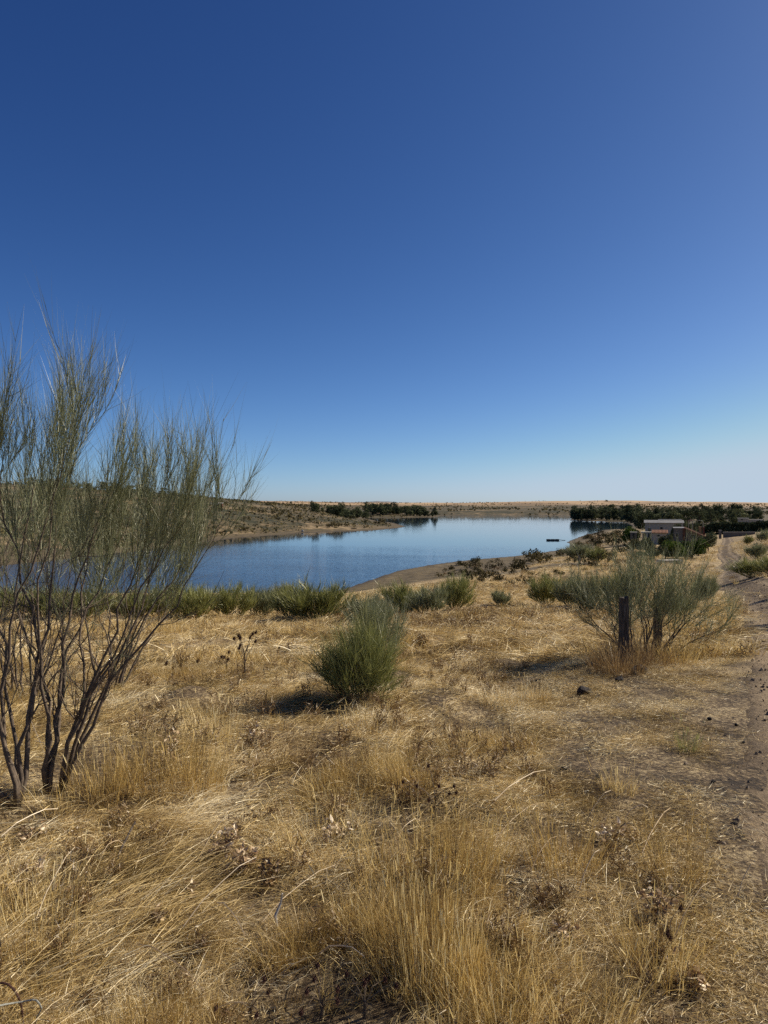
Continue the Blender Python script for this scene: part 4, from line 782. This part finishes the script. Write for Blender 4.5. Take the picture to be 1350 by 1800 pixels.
def tuft_lodged(n, L0, rad, wid, rg, sp=0.35, hz=0.10):
    P0 = np.stack([rg.normal(0, rad, n), rg.normal(0, rad * 0.7, n), rg.uniform(0, hz, n)], 1); b_ = rg.normal(0, sp, n); el = rg.normal(0.28, 0.22, n)
    D = np.stack([np.cos(b_) * np.cos(el), np.sin(b_) * np.cos(el), np.sin(el)], 1); L = L0 * rg.uniform(0.5, 1.2, n); bend = np.stack([np.cos(b_) * 0.1, rg.normal(0, 0.15, n), -0.33 * np.ones(n)], 1) * L[:, None]
    return ribbons(P0, D, L, bend, wid * rg.uniform(0.6, 1.3, n), np.clip(rg.normal(0.68, 0.18, n), 0, 1), 3, rg)
def tuft_litter(n, L0, rad, wid, rg, hz=0.03):
    P0 = np.stack([rg.normal(0, rad, n), rg.normal(0, rad, n), rg.uniform(0.0, hz, n)], 1); b_ = rg.uniform(0, 6.28, n); el = rg.normal(0.05, 0.13, n)
    D = np.stack([np.cos(b_) * np.cos(el), np.sin(b_) * np.cos(el), np.sin(el)], 1); L = L0 * rg.uniform(0.3, 1.2, n); bend = rg.normal(size=(n, 3)) * (L * 0.1)[:, None]
    return ribbons(P0, D, L, bend, wid * rg.uniform(0.6, 1.4, n), np.clip(rg.normal(0.62, 0.24, n), 0, 1), 2, rg)
def tuft_weed(n, h, rad, rg, lw=0.006):
    """bushy dead weed: forked stalks with small curled leaves"""
    a = rg.uniform(0, 6.28, n); le = np.abs(rg.normal(0.3, 0.25, n)); D = np.stack([np.cos(a) * np.sin(le), np.sin(a) * np.sin(le), np.cos(le)], 1)
    P0 = rg.normal(size=(n, 3)) * rad * np.array([1, 1, 0.0]); L = h * rg.uniform(0.5, 1.1, n); V, Q, tn = ribbons(P0, D, L, D * 0, np.full(n, 0.004), np.full(n, 0.3), 2, rg)
    m_ = n * 9; k = rg.integers(0, n, m_); t = rg.uniform(0.25, 1.05, m_); e = P0[k] + D[k] * (L[k] * t)[:, None]; d2 = rg.normal(size=(m_, 3)) + D[k] * 0.5; d2 /= np.linalg.norm(d2, axis=1)[:, None]
    v2, q2, t2 = ribbons(e, d2, rg.uniform(0.015, 0.045, m_), rg.normal(size=(m_, 3)) * 0.012, np.full(m_, lw), np.clip(rg.normal(0.55, 0.25, m_), 0, 1), 2, rg)
    return np.vstack([V, v2]), np.vstack([Q, q2 + len(V)]), np.r_[tn, t2]
def coll(name, items):
    c = bpy.data.collections.new(name)
    for k, ((V, Q, tn), mat) in enumerate(items): c.objects.link(bpy.data.objects.new('%s_%02d' % (name, k), mk_mesh(name, V, Q, None, (mat,), tn)))
    return c
def scatter(name, P, rot, scl, idx, collection):
    me = bpy.data.meshes.new(name); me.vertices.add(len(P)); me.vertices.foreach_set('co', np.asarray(P, np.float32).ravel())
    for nm, ty, v, f in (('rot', 'FLOAT_VECTOR', rot, 'vector'), ('scl', 'FLOAT_VECTOR', scl, 'vector'), ('idx', 'INT', idx, 'value')):
        at_ = me.attributes.new(nm, ty, 'POINT'); at_.data.foreach_set(f, np.ascontiguousarray(v, np.int32 if ty == 'INT' else np.float32).ravel())
    o = link(name, me); g = bpy.data.node_groups.new(name, 'GeometryNodeTree')
    g.interface.new_socket('Geometry', in_out='INPUT', socket_type='NodeSocketGeometry'); g.interface.new_socket('Geometry', in_out='OUTPUT', socket_type='NodeSocketGeometry')
    N = g.nodes; gi = N.new('NodeGroupInput'); go = N.new('NodeGroupOutput'); ci = N.new('GeometryNodeCollectionInfo'); ci.inputs[0].default_value = collection; ci.inputs['Separate Children'].default_value = True; ci.inputs['Reset Children'].default_value = True
    ip = N.new('GeometryNodeInstanceOnPoints'); ip.inputs['Pick Instance'].default_value = True
    def na_(nm, ty):
        x = N.new('GeometryNodeInputNamedAttribute'); x.data_type = ty; x.inputs[0].default_value = nm; return x.outputs[0]
    g.links.new(gi.outputs[0], ip.inputs['Points']); g.links.new(ci.outputs[0], ip.inputs['Instance']); g.links.new(na_('idx', 'INT'), ip.inputs['Instance Index'])
    g.links.new(na_('rot', 'FLOAT_VECTOR'), ip.inputs['Rotation']); g.links.new(na_('scl', 'FLOAT_VECTOR'), ip.inputs['Scale']); g.links.new(ip.outputs[0], go.inputs[0])
    md = o.modifiers.new('scatter', 'NODES'); md.node_group = g; o['kind'] = 'stuff'; return o

rg = np.random.default_rng(500)
near_c = coll('tuft', [(tuft_upright(80, 0.15, 0.07, 0.36, 0.0021, rg, 0.0, 0.3), M_gold) for _ in range(4)] + [(tuft_upright(60, 0.11, 0.09, 0.8, 0.0021, rg, 0.0, 0.5), M_straw) for _ in range(4)]
    + [(tuft_lodged(75, 0.19, 0.08, 0.0021, rg, 0.75, 0.05), M_straw) for _ in range(4)] + [(tuft_litter(100, 0.085, 0.11, 0.0024, rg), M_straw) for _ in range(4)] + [(tuft_upright(60, 0.06, 0.10, 0.5, 0.0022, rg), M_straw) for _ in range(3)] + [(tuft_weed(14, 0.16, 0.02, rg), M_brown) for _ in range(3)])
# 0-3 upright gold, 4-7 loose, 8-11 lodged, 12-15 litter, 16-18 short, 19-21 weed
def field(n, r0, r1, seed, half=0.62):
    rg = np.random.default_rng(seed); r = np.exp(rg.uniform(math.log(r0), math.log(r1), n)) if False else np.sqrt(rg.uniform(r0 * r0, r1 * r1, n)); a = rg.uniform(-half, half, n)
    return r * np.sin(a), r * np.cos(a), rg
def masks(x, y):
    u = x / np.maximum(y, 0.3); tall = fbm(x / 0.8, y / 0.8, 601); cl = fbm(x / 0.42, y / 0.42, 605)
    tramp = sstep(0.10, 0.25, u + (fbm(x / 1.5, y / 1.5, 611) - 0.5) * 0.30) * sstep(2.6, 3.6, y) * (1 - sstep(9, 12, y))       # trodden, sparse ground on the right
    return u, tall, cl, tramp
Ps = []; Rs = []; Ss = []; Is = []
for n, r0, r1, sd in ((15000, 1.2, 4.2, 1), (28000, 4.2, 10.5, 2)):
    x, y, rg = field(n, r0, r1, 620 + sd); z, d, td = H(x, y, full=True); u, tall, cl, tramp = masks(x, y)
    keep = (td > HW - 0.32 + 0.5 * rg.random(n)) & (rg.random(n) < np.clip(0.10 + 2.6 * (cl - 0.38), 0.03, 1) * (1 - 0.4 * tramp)); q = rg.random(n); typ = np.empty(n, int); sel = rg.integers(0, 4, n)
    tl = np.clip((tall - 0.5) * 5, 0, 1)
    typ[:] = 12 + sel
    k = q < 0.62; typ[k] = np.where(tall[k] > 0.5, 4 + sel[k], 16 + sel[k] % 3)
    k = q < 0.22 + 0.22 * tl; typ[k] = 8 + sel[k]
    k = q < 0.34 * tl + 0.03; typ[k] = sel[k]
    k = (q > 0.96); typ[k] = 19 + sel[k] % 3
    k = (rg.random(n) < tramp); typ[k] = np.where(rg.random(k.sum()) < 0.62, 12 + sel[k], 16 + sel[k] % 3)
    k = td < HW + 0.25; typ[k] = np.where(rg.random(k.sum()) < 0.7, 12 + sel[k], 16 + sel[k] % 3); keep &= (td > HW + 0.1) | (rg.random(n) < 0.3)
    flow = 0.55 + 2.4 * (fbm(x / 1.6, y / 1.6, 631) - 0.5) * 2; rz = np.where((typ >= 8) & (typ < 12), flow + rg.normal(0, 0.7, n), rg.uniform(0, 6.28, n))
    s = rg.uniform(0.7, 1.25, n) * np.where(tramp > 0.5, 0.8, 1.0) * np.where(typ < 8, 0.7 + 0.9 * tl, 1.0) * (0.62 + 0.38 * sstep(2.2, 5.0, np.hypot(x, y)))
    Ps.append(np.stack([x, y, z], 1)[keep]); Rs.append(np.stack([rg.normal(0, 0.12, n), rg.normal(0, 0.12, n), rz], 1)[keep]); Ss.append(np.stack([s, s, s * rg.uniform(0.8, 1.2, n)], 1)[keep]); Is.append(typ[keep])
tag(scatter('dry_grass', np.vstack(Ps), np.vstack(Rs), np.vstack(Ss), np.concatenate(Is), near_c))
rg = np.random.default_rng(510)
mid_c = coll('far_tuft', [(tuft_upright(46, 0.26, 0.16, 0.4, 0.007, rg), M_gold) for _ in range(3)] + [(tuft_upright(46, 0.16, 0.2, 0.6, 0.007, rg, 0, 0.6), M_straw) for _ in range(4)] + [(tuft_lodged(46, 0.36, 0.16, 0.007, rg), M_straw) for _ in range(3)] + [(tuft_weed(12, 0.22, 0.05, rg, 0.012), M_brown) for _ in range(3)])
Ps = []; Rs = []; Ss = []; Is = []
for n, r0, r1, sd, sc in ((15000, 10, 26, 3, 1.05), (15000, 26, 60, 4, 1.7), (9000, 60, 150, 5, 3.0)):
    x, y, rg = field(n, r0, r1, 640 + sd, 0.56); z, d, td = H(x, y, full=True); g1 = fbm(x / 1.8, y / 1.8, 651); g2 = fbm(x / 7, y / 7, 655)
    keep = ((td > HW - 0.25 + 0.3 * sc * rg.random(n)) | ((td < 0.25) & (rg.random(n) < 0.12))) & (fbm(x / 0.9, y / 0.9, 659) > 0.36) & (d > 30 + (fbm(x / 11, y / 11, 71) - 0.5) * 50 - 0.3 * np.clip(x - 20, 0, 100)) & (g1 > 0.33) & ((r0 < 60) | (x > 8)); typ = rg.integers(3, 10, n); k = (g1 > 0.58) & (rg.random(n) < 0.5); typ[k] = rg.integers(0, 3, k.sum())
    k = ((g2 > 0.56) & (rg.random(n) < 0.30)) | (rg.random(n) < 0.05); typ[k] = rg.integers(10, 13, k.sum())
    s = sc * rg.uniform(0.7, 1.3, n); hsc = np.where(r0 >= 26, 0.6, 0.9)
    Ps.append(np.stack([x, y, z], 1)[keep]); Rs.append(np.stack([rg.normal(0, 0.1, n), rg.normal(0, 0.1, n), rg.uniform(0, 6.28, n)], 1)[keep]); Ss.append(np.stack([s, s, s * hsc], 1)[keep]); Is.append(typ[keep])
tag(scatter('meadow_grass', np.vstack(Ps), np.vstack(Rs), np.vstack(Ss), np.concatenate(Is), mid_c))

M_pebble = plain('pebble_stone', (0.26, 0.20, 0.14), (0.12, 0.09, 0.065), 3, 0.9)
def peb(k):
    me = rock_mesh(k, 1); me.materials.clear(); me.materials.append(M_pebble); return me
gr_c = bpy.data.collections.new('pebble')
for k in range(4): gr_c.objects.link(bpy.data.objects.new('pebble_%02d' % k, peb(460 + k)))
rg = np.random.default_rng(515); n = 26000; q = rg.integers(0, np.searchsorted(s_, 55), n); o2 = rg.uniform(-1.25, 1.25, n) * edge[q]
x = cx[q] + ty[q] * o2 + rg.normal(0, 0.05, n); y = cy[q] - tx[q] * o2 + rg.normal(0, 0.05, n); z = H(x, y, under=False); s = np.exp(rg.normal(math.log(0.006), 0.65, n)); ao2 = np.abs(o2 / edge[q]) * HW
z = z + np.where(ao2 < HW * 0.86, 0.012 - 0.03 * np.exp(-((ao2 - 0.55) / 0.2) ** 2), -0.01); z = z + np.where(ao2 < HW * 0.86, (fbm(x / 0.35, y / 0.35, 85) - 0.5) * 0.035, 0)
tag(scatter('gravel', np.stack([x, y, z + s * 0.25], 1), rg.uniform(0, 6, (n, 3)), np.stack([s, s * rg.uniform(0.6, 1, n), s * 0.7], 1), rg.integers(0, 4, n), gr_c))
# ------------------------------------------------------------------ the grass clumps that stand out
rg = np.random.default_rng(520)
def clump(px, py, h, rad, n, label, mat=M_gold, lean=0.2, wid=0.0026, curve=0.35, heads=0.15, rz=0, lod=False):
    p = G(px, py); g_ = tuft_lodged(n, h, rad, wid, rg, 0.3, 0.08) if lod else tuft_upright(n, h, rad, lean, wid, rg, heads, curve)
    o = link('grass_clump', mk_mesh('grass_clump', g_[0], g_[1], None, (mat,), g_[2]), None, tuple(p), rz); return tag(o, label, 'grass clump', 'tall dry grass clumps')
clump(775, 1735, 0.36, 0.13, 330, 'tall dark stiff clump of upright stalks at the bottom centre', M_gold, 0.08, 0.0028, 0.12, 0.3)
clump(745, 1700, 0.36, 0.10, 130, 'thin brown stalks standing left of the tall stiff clump', M_brown, 0.09, 0.0026, 0.1, 0.3)
clump(655, 1640, 0.24, 0.14, 200, 'loose golden clump left of the tall stiff clump', M_gold, 0.22)
clump(745, 1545, 0.33, 0.28, 420, 'big golden tussock in the centre of the foreground', M_gold, 0.22)
clump(830, 1530, 0.27, 0.17, 320, 'golden tussock leaning right beside the biggest tussock', M_gold, 0.35, rz=0.2)
clump(575, 1500, 0.28, 0.22, 300, 'rounded tussock above a dark hollow left of the centre', M_gold, 0.35)
clump(990, 1530, 0.30, 0.15, 330, 'bright golden tussock on the trampled ground right of centre', M_gold, 0.25)
clump(1190, 1550, 0.24, 0.12, 220, 'small golden tussock near the verge', M_gold, 0.3)
clump(1160, 1720, 0.26, 0.12, 260, 'orange brown tussock at the bottom right', M_gold, 0.3)
clump(870, 1790, 0.24, 0.15, 260, 'golden tussock at the bottom edge right of centre', M_gold, 0.25)
clump(1010, 1790, 0.22, 0.16, 260, 'low golden tussock at the bottom edge toward the right', M_gold, 0.3)
clump(942, 1238, 0.26, 0.14, 300, 'pale upright clump in front of the bush with the posts', M_straw, 0.12, 0.004)
clump(885, 1245, 0.18, 0.2, 280, 'low pale clump left of the upright one', M_straw, 0.3, 0.004)
clump(1090, 1394, 0.18, 0.09, 160, 'small orange tuft beside the little stones', M_gold, 0.25)
clump(365, 1300, 0.30, 0.2, 340, 'golden tussock left of the middle bush shadow', M_gold, 0.25, 0.0032)
clump(275, 1385, 0.36, 0.24, 420, 'broad golden tussock right of the broom stems', M_gold, 0.22, 0.003)
clump(345, 1395, 0.34, 0.16, 300, 'bright upright tussock right of the broad one', M_gold, 0.15, 0.003)
clump(180, 1400, 0.34, 0.16, 300, 'golden tussock at the foot of the leaning broom', M_gold, 0.2, 0.003)
clump(60, 1640, 0.26, 0.2, 330, 'tall amber grass at the left edge', M_gold, 0.25)
clump(330, 1460, 0.32, 0.16, 300, 'pale lodged grass combed to the right below the brooms', M_straw, wid=0.0022, rz=0.7, lod=True)
clump(230, 1600, 0.32, 0.2, 300, 'long pale lodged grass sweeping up right in the left foreground', M_straw, wid=0.0020, rz=0.75, lod=True)
clump(90, 1740, 0.34, 0.2, 320, 'brightest lodged straw sweeping up right near the bottom left', M_straw, wid=0.0020, rz=0.8, lod=True)
clump(500, 1350, 0.26, 0.18, 260, 'brownish tussock over a dark hollow', M_brown, 0.35, 0.003)
clump(640, 1290, 0.2, 0.22, 260, 'low golden tussock in front of the middle bush', M_gold, 0.3, 0.0035)
clump(1210, 1322, 0.20, 0.07, 90, 'thin green sprig in the straw near the track', M_broom, 0.3, 0.003)
clump(620, 1235, 0.26, 0.22, 260, 'dry reddish grass round the foot of the middle bush', M_brown, 0.3, 0.004)
for px, py, lab in ((1110, 1172, 'reddish dry grass at the foot of the nearest fence post'), (1150, 1176, 'reddish dry grass right of the nearest fence post'), (1190, 1170, 'golden dry grass under the right half of the fence post bush'), (1125, 1160, 'dark tangled weeds under the middle of the fence post bush'), (1096, 1186, 'reddish dry tuft in front of the nearest fence post'), (1070, 1180, 'brown dry tuft left of the foot of the nearest fence post'), (1080, 1168, 'dark reddish grass left of the nearest fence post'), (1225, 1160, 'golden dry grass at the right edge of the fence post bush')): clump(px, py, 0.36, 0.22, 300, lab, M_brown if px < 1160 else M_gold, 0.35, 0.005)

# long single straws lying about
st = MB(); rg = np.random.default_rng(530)
lines = [(0, 1502, 100, 1455), (350, 1535, 400, 1518), (215, 1530, 178, 1575), (60, 1650, 130, 1580), (460, 1650, 590, 1560), (320, 1670, 450, 1600), (870, 1520, 950, 1462), (935, 1560, 980, 1528), (870, 1430, 960, 1395), (1060, 1495, 1100, 1500), (1030, 1470, 1075, 1455), (1020, 1600, 1055, 1580), (1300, 1605, 1330, 1592),
         (1190, 1680, 1250, 1640), (700, 1500, 740, 1470), (1130, 1540, 1180, 1470), (560, 1700, 640, 1760), (380, 1640, 430, 1720), (240, 1710, 360, 1790), (0, 1600, 60, 1590), (90, 1380, 30, 1240), (60, 1330, 120, 1390), (1100, 1460, 1140, 1463), (900, 1290, 930, 1275)]
V = []; 
for a, b_, c_, d_ in lines:
    p, q = G(a, b_), G(c_, d_); p[2] += rg.uniform(0.03, 0.10); q[2] += rg.uniform(0.06, 0.2); mdl = (p + q) / 2 + np.array([0, 0, 0.03]); st.tube([p, (p + mdl) / 2 + (0, 0, 0.012), mdl, (q + mdl) / 2 + (0, 0, 0.012), q], np.array([1, 0.95, 0.9, 0.8, 0.6]) * rg.uniform(0.0014, 0.0028), 4, tone=rg.uniform(0.5, 0.9))
o = st.obj('loose_straw', M_pale); o['kind'] = 'stuff'

# ------------------------------------------------------------------ dead leafy plants and thistles
def leafy_plant(px, py, h, rad, nl, label, mat=M_pale, wl=0.026, name='dead_plant', Yadj=None):
    p = G(px, py) if Yadj is None else at(px, Yadj); rg = np.random.default_rng(int(px * 7 + py)); t = thing(name, label, 'dead plant', tuple(p), 0, 'dead leafy plants in the grass'); mb = MB(); tips = []
    for k in range(6):
        a = rg.uniform(0, 6.28); le = rg.uniform(0.1, 0.9); e = np.array([cos(a) * rad * le, sin(a) * rad * le, h * rg.uniform(0.6, 1.0)]); S_ = smooth_line([np.array([0, 0, -0.02]), e * 0.5 + rg.normal(size=3) * 0.02, e], 6, 0.004, rg); mb.tube(S_, np.linspace(0.0035, 0.0015, 6), 5); tips.append(S_)
    mb.obj('stem', M_barkl, t)
    V = []; Q = []; tn = []; n_ = 0
    for k in range(int(nl * 1.9)):
        S_ = tips[rg.integers(6)]; c = S_[rg.integers(1, 6)] + rg.normal(size=3) * 0.01; d = rg.normal(size=3); d[2] = abs(d[2]) * 0.4; d /= np.linalg.norm(d); s = np.cross(d, rg.normal(size=3)); s /= np.linalg.norm(s); nn = np.cross(d, s); L = wl * rg.uniform(0.5, 1.2); tw = rg.uniform(-1.2, 1.2); cu = rg.uniform(-0.6, 0.9)
        for r_i, tt in enumerate((0, 0.3, 0.65, 1)):
            ss = s * cos(tw * tt) + nn * sin(tw * tt); wd = L * 0.33 * (0.25, 1, 0.8, 0.08)[r_i]; cc = c + d * L * tt + nn * cu * L * tt * tt
            V += [cc - ss * wd + nn * wd * 0.5, cc, cc + ss * wd + nn * wd * 0.5]
            if r_i < 3: Q += [(n_ + 3 * r_i + q_, n_ + 3 * r_i + q_ + 1, n_ + 3 * r_i + q_ + 4, n_ + 3 * r_i + q_ + 3) for q_ in (0, 1)]
        tn += [rg.uniform(0.2, 1)] * 12; n_ += 12
    c = link('curled_leaves', mk_mesh('curled_leaves', V, Q, None, (mat,), tn), t); c['kind'] = 'stuff'
for a in ((392, 1505, 0.12, 0.10, 70, 'dead plant with pale curled leaves in front of a dark hollow'), (428, 1540, 0.12, 0.10, 90, 'dead plant with rust and cream leaves below the pale one', M_pale), (470, 1560, 0.10, 0.08, 50, 'smaller rust leaved plant right of the rust and cream one', M_brown),
          (584, 1492, 0.12, 0.08, 46, 'dead plant with white curled leaves in the hollow left of centre'), (455, 1325, 0.16, 0.09, 30, 'dead plant with a few white leaves over a dark clump'), (50, 1562, 0.10, 0.08, 26, 'dead plant with white leaves near the left edge'), (112, 1598, 0.08, 0.05, 12, 'tiny white leaved plant in the left foreground'),
          (300, 1345, 0.2, 0.1, 26, 'thin pale seedy plant right of the broom stems'), (1175, 1625, 0.10, 0.16, 60, 'flattened dead plant with pale leaves near the verge'), (1215, 1735, 0.06, 0.12, 24, 'scattered pale leaves at the bottom right', M_pale), (1080, 1480, 0.05, 0.14, 36, 'pale flattened leaves on the trampled ground'),
          (985, 1660, 0.06, 0.08, 24, 'small crumpled leaves right of the tall stiff clump'), (60, 1480, 0.06, 0.10, 20, 'pale leaves lying below the broom at the left edge'), (330, 1590, 0.06, 0.06, 14, 'few white leaves in the lodged grass'), (270, 1640, 0.05, 0.05, 10, 'tiny pale leaves in the left foreground'),
          (480, 1455, 0.1, 0.2, 40, 'brown twiggy plant left of the rounded tussock', M_brown), (740, 1140, 0.2, 0.3, 90, 'reddish brown weed patch right of the middle bush', M_brown, 0.07), (700, 1120, 0.2, 0.3, 80, 'brown weed patch behind the middle bush', M_brown, 0.07), (330, 1100, 0.3, 0.4, 90, 'brown weeds below the brow on the left', M_brown, 0.09), (600, 1095, 0.3, 0.4, 90, 'brown weeds below the broadest broom', M_brown, 0.09)):
    leafy_plant(*a)
def thistle(px, py, h, heads, label, hr=0.016, Y=None, spread=0.16):
    p = G(px, py) if Y is None else at(px, Y); rg = np.random.default_rng(int(px * 3 + py)); t = thing('dry_thistle', label, 'thistle', tuple(p), 0, 'dry thistles')
    mb = MB(); root = np.array([0, 0, -0.03]); ends = []
    for k in range(heads):
        a = rg.uniform(0, 6.28); e = np.array([cos(a) * spread * rg.uniform(0.3, 1.0), sin(a) * spread * rg.uniform(0.3, 1), h * rg.uniform(0.62, 1.0)]); f = np.array([0, 0, h * rg.uniform(0.25, 0.6)])
        mb.tube(smooth_line([root, f * 0.6, f, (f + e) / 2 + (0, 0, 0.02), e], 8, 0.003, rg), np.linspace(0.003, 0.0015, 8) * min(hr / 0.016, 1.2), 5); ends.append(e)
    mb.obj('stalk', M_barkl, t)
    for e in ends:
        V = []; T3 = []; n_ = 46; g = np.arange(n_); ph = np.arccos(1 - 2 * (g + 0.5) / n_); ta = g * 2.39996
        hd = MB(); u_ = np.array([(0, 0, -1), (0.75, 0, -0.35), (0.23, 0.71, -0.35), (-0.6, 0.44, -0.35), (-0.6, -0.44, -0.35), (0.23, -0.71, -0.35), (0.6, 0.44, 0.45), (-0.23, 0.71, 0.45), (-0.75, 0, 0.45), (-0.23, -0.71, 0.45), (0.6, -0.44, 0.45), (0, 0, 1)]) * hr * 0.8
        F_ = [(0, 2, 1), (0, 3, 2), (0, 4, 3), (0, 5, 4), (0, 1, 5), (1, 2, 6), (2, 3, 7), (3, 4, 8), (4, 5, 9), (5, 1, 10), (2, 7, 6), (3, 8, 7), (4, 9, 8), (5, 10, 9), (1, 6, 10), (6, 7, 11), (7, 8, 11), (8, 9, 11), (9, 10, 11), (10, 6, 11)]; hd.add(u_, None, F_)
        for a, b_ in zip(ph, ta):
            d = np.array([sin(a) * cos(b_), sin(a) * sin(b_), cos(a)]); s = np.cross(d, (0.3, 0.5, 0.8)); s /= np.linalg.norm(s); hd.add([d * hr * 0.7 - s * hr * 0.13, d * hr * 0.7 + s * hr * 0.13, d * hr * rg.uniform(1.2, 1.7) + (0, 0, hr * 0.2)], None, [(0, 1, 2)])
        hd.obj('seed_head', M_thist, t, loc=tuple(e))
thistle(430, 1200, 0.50, 10, 'tall dry thistle with many dark round heads left of the middle bush', 0.020, None, 0.15)
thistle(398, 1190, 0.30, 4, 'shorter dry thistle left of the tall one', 0.020, None, 0.1)
thistle(322, 1190, 0.16, 4, 'low dry thistle with dark heads right of the broom stems', 0.028, None, 0.2)
thistle(500, 1165, 0.30, 3, 'short dry thistle close to the left side of the middle bush', 0.022, None, 0.15)
thistle(565, 1799, 0.12, 7, 'dark branching thistle at the bottom edge left of centre', 0.011, None, 0.14)
thistle(440, 1799, 0.09, 5, 'dark thistle in the bottom left foreground', 0.010, None, 0.14)
thistle(765, 1445, 0.22, 8, 'brown twiggy thistle on top of the biggest tussock', 0.012, None, 0.16)
thistle(1175, 1660, 0.1, 7, 'low orange brown thistle above the tussock at the bottom right', 0.012, None, 0.12)
thistle(640, 1799, 0.10, 5, 'dark thistle right of the branching one at the bottom edge', 0.010, None, 0.12)

# bones / sticks and wire
p = G(487, 1650); tag(MB().tube([p + (0, 0, 0.03), p + (-0.008, 0, 0.07), p + (0.01, 0.01, 0.11), p + (0.018, 0.0, 0.15)], [0.004, 0.0055, 0.0045, 0.003], 6).obj('white_stick', M_deck), 'bleached white crooked stick in the foreground grass', 'stick')
p = G(192, 1540); q = G(236, 1480); tag(MB().tube([p, (p + q) / 2 + (0, 0, 0.05), q + (0, 0, 0.08)], [0.006, 0.005, 0.004], 6).obj('dead_branch', M_wood), 'dark thin dead branch poking out of lodged grass', 'branch')
b0 = px2w(-25, 1735, 2.15); tag(MB().tube(smooth_line([b0, px2w(8, 1733, 2.15), px2w(28, 1755, 2.15), px2w(36, 1785, 2.15), px2w(38, 1840, 2.1)], 16, 0, rg), 0.0032, 6).obj('rusty_wire', M_metal), 'curved rusty wire at the bottom left corner', 'wire')
tag(MB().tube(smooth_line([px2w(-10, 1772, 2.05), px2w(30, 1766, 2.1), px2w(58, 1762, 2.1), px2w(69, 1775, 2.1), px2w(60, 1800, 2.1), px2w(58, 1840, 2.1)], 20, 0.0008, rg), 0.0024, 6).obj('bent_wire', M_wire), 'pale bent wire crossing the rusty one at the bottom left corner', 'wire')
